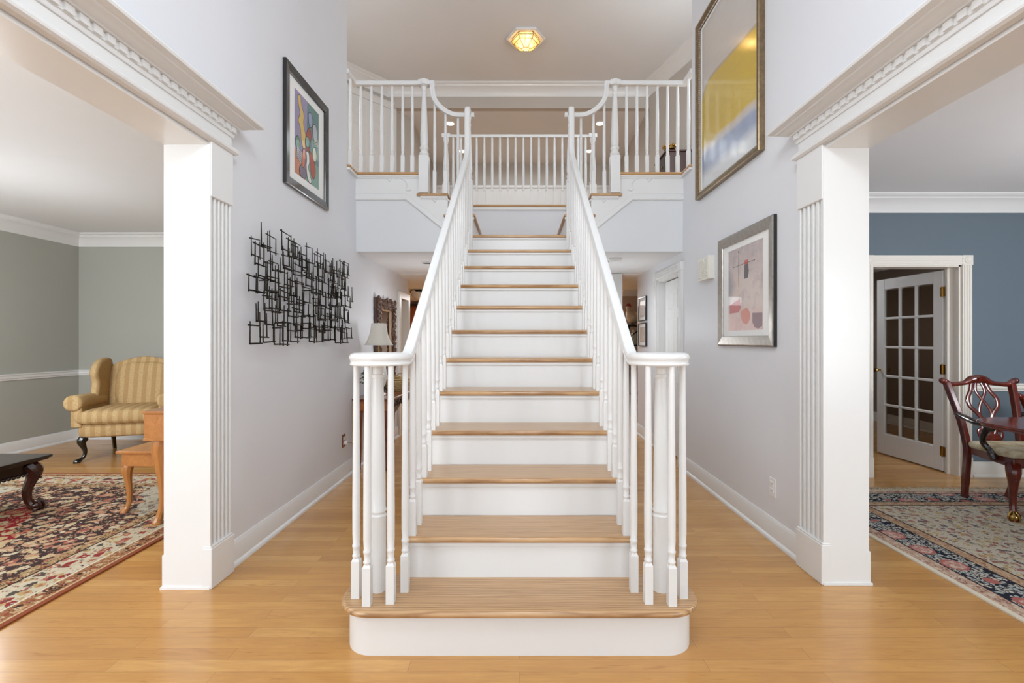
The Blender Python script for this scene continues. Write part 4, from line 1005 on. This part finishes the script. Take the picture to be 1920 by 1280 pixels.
# ---------------------------------------------------------------- keyboard desk and bench
def desk():
    t=thing('desk','honey maple desk on cabriole legs against the foyer side wall','desk',(-2.15,3.9,0))
    m=MB().box(-2.505,-1.83,3.20,4.62,.59,.765); m.box(-2.51,-1.825,3.195,4.625,.585,.605); obj('case',m,M['maple_x'],t,bevel=.004)
    m=MB().box(-2.515,-1.82,3.19,4.63,.765,.785); obj('top',m,M['maple_x'],t,bevel=.006)
    for x,y,dx,dy in((-2.435,3.275,-1,-.35),(-2.435,4.55,-1,.35),(-1.90,3.275,.3,-1),(-1.90,4.55,.3,1)):
        obj('leg',cab_leg(MB(),x,y,.59,dx,dy,.052,.022,.032,.03,.012),M['maple'],t)
desk()
def bench():
    t=thing('bench','honey maple bench with cabriole legs tucked beside the desk','bench',(-2.70,3.8,0))
    obj('seat_top',MB().box(-2.90,-2.525,3.44,4.30,.44,.462),M['maple_x'],t,bevel=.008,seg=3)
    obj('apron',MB().box(-2.875,-2.55,3.465,4.275,.345,.44),M['maple_x'],t,bevel=.004)
    for x,y,dx,dy in((-2.845,3.50,-.8,-.5),(-2.845,4.24,-.8,.5),(-2.58,3.50,.8,-.5),(-2.58,4.24,.8,.5)):
        obj('leg',cab_leg(MB(),x,y,.36,dx,dy,.034,.017,.026,.028,.012),M['maple'],t)
bench()
# ---------------------------------------------------------------- coffee table
def coffee_table():
    t=thing('coffee_table','carved black coffee table with claw feet on the red rug','table',(-4.1,3.1,0))
    m=MB()
    m.prism(rrect(-4.75,-3.50,2.72,3.62,.03,3),'z',.385,.405); m.prism(rrect(-4.735,-3.515,2.735,3.605,.03,3),'z',.372,.386)
    obj('top',m,M['ebony'],t,bevel=.005,seg=2)
    m=MB().box(-4.67,-3.58,2.80,3.54,.285,.372)
    for i in range(34): x=-4.655+i*.0325; m.pillow((x,2.797,.283),(.014,.012,.014),1,1,8,5); m.pillow((x,3.543,.283),(.014,.012,.014),1,1,8,5)
    for i in range(23): y=2.81+i*.0325; m.pillow((-3.577,y,.283),(.012,.014,.014),1,1,8,5)
    obj('apron',m,M['ebony'],t,ang=40)
    for x,y,dx,dy in((-3.60,3.515,1,.75),(-3.60,2.825,1,-.75),(-4.65,3.515,-1,.75),(-4.65,2.825,-1,-.75)):
        m=cab_leg(MB(),x,y,.335,dx,dy,.052,.026,.034,.045,.035,True)
        for k in range(4): m.tube(spline([(x+dx*.030-dy*.03,y+dy*.035+.0,.315-.022*k),(x+dx*.058,y+dy*.05,.305-.024*k),(x+dx*.05+dy*.02,y+dy*.045-.02,.315-.022*k)],4),.007,6)
        for q in range(len(m.v)): m.v[q]=(m.v[q][0],m.v[q][1],m.v[q][2]+.010)
        obj('leg',m,M['walnut'],t)
coffee_table()
# ---------------------------------------------------------------- rugs
def rug(name,label,cx,cy,hx,hy,mat,fringe=False):
    o=thing(name,label,'rug',(0,0,0)) if fringe else None
    m=MB().box(-hx,hx,-hy,hy,.0005,.009)
    if not fringe:
        o=obj(name,m,mat,None,smooth=False); tag(o,label,'rug'); o.location=(cx,cy,0); return o
    obj('pile',m,mat,o,smooth=False)
    rr=random.Random(3); m=MB()
    for i in range(420):
        x=-hx+2*hx*i/419+rr.uniform(-.004,.004); a=rr.uniform(-.035,.035); l=rr.uniform(.06,.10)
        m.add([(x-.003,hy-.002,.007),(x+.003,hy-.002,.007),(x+a+.003,hy+l*.6,.006),(x+a*1.6,hy+l,.003),(x+a-.003,hy+l*.6,.006)],[(0,1,2,3,4)])
    f=obj('fringe',m,M['straw2'],o,smooth=False,solid=.002); f['label']='pale cotton fringe'
    o.location=(cx,cy,0); return o
M['straw2']=flat('cotton_fringe',(206,190,160),.9)
rug('rug','red and navy oriental rug with cream border in the living room',-3.655,2.41,1.40,2.11,M['rugL'])
rug('rug','ivory floral oriental rug with navy border and fringe under the dining chairs',3.94,2.22,1.70,1.80,M['rugR'],True)
# ---------------------------------------------------------------- dining furniture
def dining_chair(label):
    t=thing('dining_chair',label,'chair',(0,0,0),None)
    Wd=M['mahog']
    # rear legs run on into the raked stiles
    for s in(-1,1):
        p=spline([(s*.165,.26,0),(s*.185,.225,.16),(s*.195,.20,.34),(s*.20,.20,.44),(s*.215,.235,.62),(s*.238,.29,.80),(s*.25,.325,.905)],5)
        m=MB().sweep(p,[(-.018,-.022),(.018,-.022),(.018,.022),(-.018,.022)],(1,0,0),0,[.95]*4+[1.05]*(len(p)-4))
        obj('back_leg',m,Wd,t,bevel=.006)
    # crest rail with scrolled ears
    cp=[(-.285,.33,.925),(-.262,.328,.912),(-.22,.325,.893),(-.15,.328,.897),(-.10,.332,.905),(-.05,.336,.928),(0,.338,.935),(.05,.336,.928),(.10,.332,.905),(.15,.328,.897),(.22,.325,.893),(.262,.328,.912),(.285,.33,.925)]
    rad=[.022,.025,.020,.018,.020,.031,.036,.031,.020,.018,.020,.025,.022]
    pp=spline(cp,4); rr=[p.x for p in spline([(r,0,0) for r in rad],4)]
    m=MB().tube(pp,rr,12,0,(0,1,0),1.0)
    for s in(-1,1): m.pillow((s*.283,.325,.922),(.022,.024,.025),1,1,14,8)
    for k in range(7): a=-.9+k*.3; m.tube([(math.sin(a)*.012,.305,.925),(math.sin(a)*.034,.30,.925+math.cos(a)*.032)],[.005,.007],6)
    obj('crest_rail',m,Wd,t)
    # pierced splat: interlaced ribbons
    def yb(z): return .205+(z-.44)*.27
    def rib(m,pts,r): 
        q=spline([(x,yb(z),z) for x,z in pts],6); m.tube(q,r,8,0,(1,0,0),.62)
    m=MB()
    for s in(-1,1):
        rib(m,[(s*.055,.90),(s*.075,.84),(s*.11,.78),(s*.105,.72),(s*.06,.665),(s*.035,.60),(s*.05,.55),(s*.03,.50)],.017)
        rib(m,[(s*.02,.91),(s*.035,.84),(s*.005,.78),(-s*.03,.72),(-s*.045,.66),(-s*.02,.60),(s*.0,.56)],.013)
        rib(m,[(s*.105,.72),(s*.125,.76),(s*.105,.80)],.008)
        rib(m,[(s*.05,.55),(s*.085,.53),(s*.075,.48),(s*.045,.46)],.014)
    rib(m,[(0,.62),(0,.54),(0,.45)],.022); m.pillow((0,yb(.475),.475),(.075,.012,.04),.7,.7,18,8)
    obj('splat',m,Wd,t)
    m=MB().box(-.20,.20,.18,.215,.375,.44); m.prism([(-.20,.18),(.20,.18),(.285,-.27),(-.285,-.27)],'z',.365,.43); obj('seat_rail',m,Wd,t,bevel=.005)
    m=MB().pillow((0,-.045,.445),(.262,.215,.035),.5,.25,36,12); m.v=[(x*(1.0-(y+.04)*.35),y,z) for x,y,z in m.v]; obj('seat',m,M['seatfab'],t,ang=80)
    for s in(-1,1):
        m=cab_leg(MB(),s*.255,-.235,.385,s*.6,-.8,.040,.02,.030,.035,.03,True,0,1)
        for k in range(3): m.tube(spline([(s*.262,-.272,.34-.025*k),(s*.285,-.285,.335-.025*k),(s*.29,-.262,.315-.025*k)],4),.008,6)
        fl=obj('front_leg',m,[Wd,M['brass']],t); fl['label']='carved front leg ending in a golden claw foot'
        m=MB().tube(spline([(s*.228,.255,.66),(s*.262,.20,.668),(s*.30,.08,.655),(s*.325,-.04,.64),(s*.318,-.115,.64),(s*.300,-.145,.635)],5),[.017]*6+[.02]*19+[.024],10,0,(0,0,1),1.2)
        m.pillow((s*.312,-.135,.622),(.026,.03,.03),1,1,12,8)
        m.tube(spline([(s*.315,-.12,.63),(s*.318,-.085,.56),(s*.30,-.06,.50),(s*.275,-.09,.44),(s*.272,-.12,.39)],5),[.022]*4+[.02]*12+[.026]*5,10,0,(0,1,0))
        obj('arm',m,M['ebony'],t)
    return t
dc=dining_chair('carved mahogany armchair with pierced splat and cream seat near the glazed door')
dc.location=(3.70,3.56,.009); dc.rotation_euler=(0,0,math.radians(-3))
d2c=copy_tree(dc); d2c['label']='mahogany dining chair mostly out of view, only its scrolled ear showing past the armchair'
d2c.location=(4.345,3.66,.009); d2c.rotation_euler=(0,0,0); d2c.scale=(.86,.86,.86)
for o_ in(dc,d2c): o_['group']='carved dining chairs'
def dining_table():
    t=thing('dining_table','polished mahogany dining table with rounded corners on the ivory rug','table',(4.2,2.6,0))
    m=MB().prism(rrect(2.93,5.50,1.95,3.245,.28,10),'z',.722,.738); m.prism(rrect(2.945,5.485,1.965,3.23,.27,10),'z',.706,.723); obj('top',m,M['mahog_x'],t,bevel=.005,seg=2)
    obj('apron',MB().prism(rrect(3.15,5.28,2.12,3.06,.2,8),'z',.64,.708),M['ebony'],t)
    for x in(3.75,4.75):
        obj('pedestal',MB().lathe([(.05,.20),(.075,.24),(.06,.30),(.085,.40),(.05,.50),(.045,.56),(.12,.64)],(x,2.6,0),20),M['mahog'],t)
        for k in range(4):
            a=PI/4+k*PI/2; c,s=math.cos(a),math.sin(a)
            m=MB().tube(spline([(x+.03*c,2.6+.03*s,.30),(x+.12*c,2.6+.12*s,.31),(x+.24*c,2.6+.24*s,.17),(x+.36*c,2.6+.36*s,.05),(x+.42*c,2.6+.42*s,.035)],5),[.04]*6+[.034]*10+[.028]*5,8,0,(0,0,1))
            lg=obj('leg',m,M['mahog'],t)
            f=MB().pillow((x+.43*c,2.6+.43*s,.033),(.035,.03,.023),1,1,12,8); f=obj('brass_toe',f,M['brass'],lg); f['label']='brass toe cap'
dining_table()
# ---------------------------------------------------------------- hall console group
def console():
    t=thing('console_table','cherry console table with carved apron along the pale grey hall wall','table',(-1.4,5.2,0))
    m=MB().prism([(-1.598,4.57),(-1.235,4.57),(-1.215,4.62),(-1.20,5.25),(-1.215,5.90),(-1.24,5.96),(-1.598,5.96)],'z',.682,.70); obj('top',m,M['cherry'],t,bevel=.006,seg=2)
    for ya in(4.605,5.91): obj('apron',MB().box(-1.58,-1.27,ya,ya+.015,.58,.682),M['cherrylight'],t,smooth=False)
    pts=[(4.62,.682),(4.62,.56)]
    for i in range(25): u=i/24; pts.append((4.62+1.29*u,.56+.05*math.sin(u*PI)-.045*abs(math.sin(u*PI*3))))
    pts+=[(5.91,.682)]
    m=MB().prism(pts,'x',-1.27,-1.245); 
    for k in range(7): m.tube(spline([(-1.243,4.70+k*.18,.60),(-1.238,4.75+k*.18,.645),(-1.243,4.80+k*.18,.60),(-1.238,4.84+k*.18,.64)],5),.009,6)
    ca=obj('apron',m,M['carved'],t); ca['label']='carved front apron with scalloped edge'
    for x,y,dx,dy in((-1.545,4.65,-.1,-1),(-1.285,4.65,.5,-1),(-1.545,5.88,-.1,1),(-1.285,5.88,.6,.8)):
        obj('leg',cab_leg(MB(),x,y,.60,dx,dy,.030,.014,.018,.018,.012),M['cherry'],t)
console()
def lamp():
    x,y,z=-1.425,4.86,.70
    t=thing('table_lamp','white table lamp with flared fabric shade on the console table','lamp',(x,y,z))
    obj('base',MB().lathe([(.07,0),(.075,.012),(.05,.03),(.035,.05),(.07,.12),(.085,.20),(.07,.29),(.03,.35),(.02,.37),(.024,.385)],(x,y,z),24),M['ceramic'],t)
    obj('stem',MB().lathe([(.008,.38),(.008,.70),(.013,.715),(.008,.735),(0,.74)],(x,y,z),12),M['brass'],t)
    pr=[(.138,.51),(.124,.535),(.105,.57),(.088,.62),(.078,.67),(.072,.725)]
    m=MB(); k=32
    vs=[];fs=[]
    for j,(r,h) in enumerate(pr):
        for i in range(k):
            a=2*PI*i/k; q=r*(1+.012*math.cos(8*a)); vs.append((x+q*math.cos(a),y+q*math.sin(a),z+h))
    for j in range(len(pr)-1):
        for i in range(k): fs.append((j*k+i,j*k+(i+1)%k,(j+1)*k+(i+1)%k,(j+1)*k+i))
    m.add(vs,fs); s=obj('lamp_shade',m,M['shade'],t,solid=.003)
    m=MB()
    for r,h in((.139,.51),(.073,.725)): m.tube([(x+r*math.cos(2*PI*i/k),y+r*math.sin(2*PI*i/k),z+h) for i in range(k)],.003,6,0,(0,0,1),1,True)
    obj('shade_rim',m,M['mat'],s)
lamp()
def plant():
    x,y,z=-1.50,4.74,.70; rr=random.Random(5)
    t=thing('potted_plant','small green plant in a white tapered pot on the console table','plant',(x,y,z))
    m=MB().lathe([(.042,0),(.046,.005),(.062,.14),(.066,.145),(.066,.155),(.058,.155),(.055,.13),(0,.13)],(x+.03,y,z),20); obj('pot',m,M['ceramic'],t)
    m=MB()
    for i in range(90):
        a=rr.uniform(0,2*PI); r=rr.uniform(.0,.085); h=rr.uniform(.15,.29)-r*.3
        c=Vector((x+.01+r*math.cos(a),y+r*math.sin(a),z+h)); c.x=max(c.x,-1.585)
        u=Vector((rr.uniform(-1,1),rr.uniform(-1,1),rr.uniform(-.6,.8))).normalized(); w=u.cross(Vector((rr.uniform(-1,1),rr.uniform(-1,1),1))).normalized(); L=rr.uniform(.018,.034)
        m.add([c-u*L,c+w*L*.45,c+u*L,c-w*L*.45],[(0,1,2),(0,2,3)])
        m.tube([(x+.03,y,z+.13),c],.0015,4)
    m.v=[(max(a,-1.595),b,c) for a,b,c in m.v]
    obj('foliage',m,[flat('leaf_green',(86,112,70),.5)],t,smooth=False)
plant()
def basket():
    x,y,z=-1.36,5.38,.70
    t=thing('basket','low woven straw basket with looped handles on the console table','basket',(x,y,z))
    m=MB()
    for k in range(7):
        r=.105+.012*math.sin(k*.5+.4)+k*.003
        m.tube([(x+r*math.cos(2*PI*i/28),y+r*1.35*math.sin(2*PI*i/28),z+.012+k*.019) for i in range(28)],.0125,8,0,(0,0,1),1,True)
    m.lathe([(0,.004),(.11,.004)],(x,y,z),28)
    obj('body',m,M['straw'],t)
    for s in(-1,1):
        m=MB().tube(spline([(x-.06,y+s*.11,z+.125),(x-.04,y+s*.13,z+.165),(x,y+s*.135,z+.178),(x+.04,y+s*.13,z+.165),(x+.06,y+s*.11,z+.125)],5),.006,6); obj('handle',m,M['straw'],t)
basket()
def mirror():
    t=thing('mirror','tall mirror in a deeply carved dark wood frame standing on the console table','mirror',(0,0,0)); rr=random.Random(9)
    w,h=.74,1.03
    m=MB(); ring_frame(m,w,h,[(.0,0),(.0,.03),(.02,.04),(.10,.034),(.115,.02),(.115,.0)])
    def scr(cx,cz,s):
        a0=rr.uniform(0,6.28); pts=[]
        for i in range(7): r=.006+.006*i*s; pts.append((cx+r*math.cos(a0+i*.9),-.044-.003*(i%2),cz+r*math.sin(a0+i*.9)))
        m.tube(spline(pts,3),[.006+.0006*i for i in range(19)],6)
    for side in range(4):
        L=w if side%2==0 else h
        n=int(L/.052)
        for i in range(n+1):
            u=-L/2+.025+(L-.05)*i/n
            for q in(.03,.075):
                if side==0: c=(u,-h/2+q)
                elif side==2: c=(u,h/2-q)
                elif side==1: c=(-w/2+q,u)
                else: c=(w/2-q,u)
                scr(c[0],c[1],rr.uniform(.7,1.05))
    obj('frame',m,M['carved'],t)
    m=MB(); ring_frame(m,w-.225,h-.225,[(0,.002),(0,.026),(.018,.018),(.018,.002)]); li=obj('inner_liner',m,flat('liner_tan',(176,146,116),.5),t,smooth=False)
    obj('glass',MB().box(-w/2+.11,w/2-.11,-.010,-.002,-h/2+.11,h/2-.11),M['mirror'],t,smooth=False)
    t.location=(-1.597,5.635,.702+1.03/2); t.rotation_euler=(0,0,PI/2)
mirror()
# far rooms ------------------------------------------------------------
t=thing('tall_cabinet','tall orange brown wooden cabinet far back in the hall','cabinet',(-2.0,10.6,0))
obj('case',MB().box(-2.42,-1.3,10.5,11.1,.0,2.0),M['orange'],t,smooth=False)
m=MB(); 
for a,b in((-2.40,-1.88),(-1.86,-1.32)):
    d=obj('door',MB().box(a,b,10.475,10.5,.08,1.95),M['orange'],t,smooth=False,bevel=.006)
    obj('knob',MB().pillow(((b-.05) if a<-2 else a+.05,10.46,1.0),(.015,.018,.015),1,1,10,6),M['brass'],d)
# etagere with rooster and jar
t=thing('etagere','black metal shelf rack standing past the hall on the brown wall','shelf',(2.08,7.9,0))
for x in(1.76,2.36):
    for y in(7.72,8.06): obj('post',MB().box(x-.012,x+.012,y-.012,y+.012,0,1.50),M['black'],t,smooth=False)
for z in(.40,.80,1.18,1.49): obj('shelf',MB().box(1.745,2.375,7.70,8.08,z-.012,z),M['black'],t,smooth=False)
m=MB().tube([(1.76,7.72,1.30),(1.98,7.72,1.47)],.008,6); m.tube([(2.36,7.72,1.30),(2.14,7.72,1.47)],.008,6); obj('brace',m,M['black'],t)
t=thing('rooster_figurine','painted rooster figurine on the top of the black shelf rack','figurine',(1.84,7.86,1.49))
B=Vector((1.84,7.86,1.49))
prof=[(-.09,.30,.018),(-.075,.30,.035),(-.062,.27,.035),(-.055,.22,.045),(-.03,.16,.075),(.02,.13,.09),(.07,.15,.075),(.11,.20,.05),(.13,.25,.02)]
pts=spline([(B.x+a,B.y,B.z+b) for a,b,r in prof],4); rad=[p.x for p in spline([(r,0,0) for a,b,r in prof],4)]
obj('body',MB().tube(pts,rad,14,0,(0,1,0)),flat('rooster_cream',(206,190,164),.4,.3),t)
m=MB()
for k in range(4): m.pillow((B.x-.09+k*.022,B.y,B.z+.335+(.012 if k in(1,2) else 0)),(.014,.009,.026),1,1,10,6)
RR=flat('rooster_red',(150,44,36),.4,.3); obj('comb',m,RR,t); obj('wattle',MB().pillow((B.x-.10,B.y,B.z+.255),(.012,.009,.025),1,1,10,6),RR,t)
m=MB()
for k in range(5): m.tube(spline([(B.x+.09,B.y+(k-2)*.012,B.z+.17),(B.x+.14,B.y+(k-2)*.016,B.z+.24+k*.01),(B.x+.17,B.y+(k-2)*.018,B.z+.20-k*.012),(B.x+.165,B.y+(k-2)*.02,B.z+.12)],4),[.014]*8+[.009]*5,6)
obj('tail',m,flat('rooster_tail',(72,54,44),.4,.3),t)
m=MB().lathe([(.085,0),(.08,.02),(.05,.035)],tuple(B),16,0,.8)
for s in(-1,1): m.tube([B+Vector((.0,s*.025,.03)),B+Vector((.0,s*.022,.08))],.010,6)
obj('stand',m,flat('rooster_base',(70,60,48),.5),t)
t=obj('glass_jar',MB().lathe([(.06,0),(.075,.01),(.08,.12),(.07,.19),(.05,.21),(.055,.23),(.055,.25),(0,.255)],(1.90,7.86,1.18),20),flat('jar_glaze',(160,158,140),.2,.4)); tag(t,'pale glazed jar on the second shelf of the black rack','jar')
t=obj('glass_jar',MB().lathe([(.05,0),(.06,.01),(.062,.10),(.045,.15),(.05,.17),(0,.175)],(2.08,7.86,1.18),20),flat('jar_dark',(96,84,66),.2,.4)); tag(t,'smaller dark jar beside the pale glazed jar','jar')
t=thing('low_cabinet','dark brown low cabinet past the end of the hall by the stair','cabinet',(1.9,10.6,0))
obj('case',MB().box(1.55,3.1,10.3,10.9,.10,.86),M['darkbrown'],t,smooth=False); obj('top',MB().box(1.52,3.13,10.27,10.93,.86,.89),M['darkbrown'],t,smooth=False,bevel=.006); obj('plinth',MB().box(1.58,3.07,10.33,10.9,0,.10),M['black'],t,smooth=False)
# upper hall chest
t=thing('chest','dark brown wooden chest in the upper hall behind the balcony railing','chest',(2.1,6.55,ZU))
obj('case',MB().box(1.93,2.26,6.30,6.80,ZU+.05,ZU+.84),M['darkbrown'],t,smooth=False,bevel=.004)
obj('top',MB().box(1.915,2.27,6.28,6.82,ZU+.84,ZU+.865),M['darkbrown'],t,smooth=False,bevel=.006)
for x in(1.96,2.23):
    for y in(6.33,6.77): obj('foot',MB().lathe([(.02,0),(.03,.02),(.025,.05)],(x,y,ZU),12),M['darkbrown'],t)
for z in(.10,.34,.58):
    d=obj('drawer',MB().box(1.922,1.935,6.34,6.76,ZU+z,ZU+z+.21),M['darkbrown'],t,smooth=False,bevel=.004)
    for y in(6.45,6.65): obj('knob',MB().pillow((1.914,y,ZU+z+.105),(.012,.012,.012),1,1,10,6),M['brass'],d)
t=thing('lidded_dish','ornate gold dish with a scalloped rim on the dark upstairs chest','dish',(2.0,6.40,ZU+.865))
obj('bowl',MB().lathe([(.04,0),(.03,.02),(.07,.04),(.085,.07),(.08,.075),(.06,.05),(0,.04)],(2.0,6.40,ZU+.865),20),M['brass'],t)
m=MB()
for i in range(10): a=2*PI*i/10; m.pillow((2.0+.08*math.cos(a),6.40+.08*math.sin(a),ZU+.945),(.018,.018,.02),1,1,10,6)
obj('rim',m,M['brass'],t)
# ================================================================== light
def area(name,loc,rot,sx,sy,e,c=(1,1,1),spread=PI):
    l=bpy.data.lights.new(name,'AREA'); l.shape='RECTANGLE'; l.size=sx; l.size_y=sy; l.energy=e; l.color=c; l.spread=spread
    o=bpy.data.objects.new(name,l); COL.objects.link(o); o.location=loc; o.rotation_euler=rot; return o
def point(name,loc,e,c=(1,.85,.65),r=.05):
    l=bpy.data.lights.new(name,'POINT'); l.energy=e; l.color=c; l.shadow_soft_size=r
    o=bpy.data.objects.new(name,l); COL.objects.link(o); o.location=loc; return o
SKYC=(.86,.94,1.0)
area('daylight_upper_window',(0,-1.95,3.8),(PI/2,0,0),2.3,2.1,45,SKYC)
area('daylight_entry',(0,-1.95,1.15),(PI/2,0,0),2.3,2.0,22,(.85,.93,1))
area('daylight_living_window',(-3.75,-1.95,1.4),(PI/2,0,0),2.6,1.5,150,SKYC)
area('daylight_dining_window',(3.65,-1.95,1.4),(PI/2,0,0),2.2,1.5,110,(.88,.95,1))
NEU=(.90,.955,1.0)
point('foyer_fill',(0,.7,3.3),92,NEU,.45)  # added fill point out of view, lifts walls and ceiling; no chandelier here
point('living_room_fill',(-3.4,1.4,1.7),45,NEU,.25)  # added fill point out of view, evens out the living room
point('living_room_fill',(-4.3,3.6,1.3),50,NEU,.25)  # second added fill, brightens the rear ceiling; no lamp stands here
point('dining_fill',(4.3,2.2,1.5),75,NEU,.25)  # added unseen fill for the dining room, no chandelier hangs here
area('hall_room_fill',(0,9.2,2.0),(0,0,0),3.0,2.0,100,(.95,.97,1))  # added panel facing down under the hall ceiling, brightens the far rooms
point('hall_fill',(-1.05,5.5,1.4),8,NEU,.1); point('hall_fill',(1.05,5.5,1.4),8,NEU,.1)  # added bare fill points at mid height, brighten console and hall walls
area('back_room_fill',(3.2,6.5,2.44),(0,0,0),.5,.5,34,(.95,.97,1))  # added unseen ceiling panel, brightens the glazed door leaf and its room
area('back_hall_fill',(0,9.0,4.8),(0,0,0),2.0,1.0,14,(.88,.95,1))  # added panel facing down, brightens the back hall; no window feeds it
area('upper_side_fill',(-4.25,4.95,4.15),(PI/2,0,-PI/2+.15),.8,1.7,14,SKYC); area('upper_side_fill',(2.3,4.6,4.1),(PI/2,0,.25),.5,1.7,12,SKYC)  # added panels tucked behind the foyer walls, lift the upper hall; no windows
point('upper_hall_fill',(-2.4,5.0,3.8),26,(.78,.90,1),.2); point('upper_hall_fill',(2.1,5.0,3.8),26,(.78,.90,1),.2)  # added fill points concealed by the foyer walls, lift the high ceiling
point('ceiling_light_lamp',(.085,6.42,ZC-.07),2.2,(1,.88,.70),.05)
for x,y in((-1.18,8.15),(-1.11,9.34),(1.37,8.15),(1.36,9.34)): 
    l=bpy.data.lights.new('recessed_spot','SPOT'); l.energy=13; l.color=(.92,.96,1); l.spot_size=2.2; l.spot_blend=.8; l.shadow_soft_size=.06
    o=bpy.data.objects.new('recessed_spot',l); COL.objects.link(o); o.location=(x,y,4.925)
w=bpy.data.worlds.new('world'); SC.world=w; w.use_nodes=True
w.node_tree.nodes['Background'].inputs[0].default_value=(.75,.85,1,1); w.node_tree.nodes['Background'].inputs[1].default_value=.3
# ================================================================== camera
cam=bpy.data.cameras.new('camera'); co=bpy.data.objects.new('camera',cam); COL.objects.link(co); SC.camera=co
cam.sensor_fit='HORIZONTAL'; cam.sensor_width=36; cam.lens=900/1920*36
cam.shift_x=-(974-960)/1920; cam.shift_y=(638-640)/1920
cam.clip_start=.05; cam.clip_end=60
co.location=(0,0,H); co.rotation_euler=(PI/2,0,0)
SC.view_settings.view_transform='Standard'; SC.view_settings.look='None'; SC.view_settings.gamma=1; SC.view_settings.exposure=0
try: SC.view_settings.use_curve_mapping=False
except Exception: pass
SC.cycles.use_denoising=True
SC.cycles.max_bounces=10; SC.cycles.diffuse_bounces=6; SC.cycles.glossy_bounces=4; SC.cycles.transparent_max_bounces=12
SC.cycles.sample_clamp_indirect=6
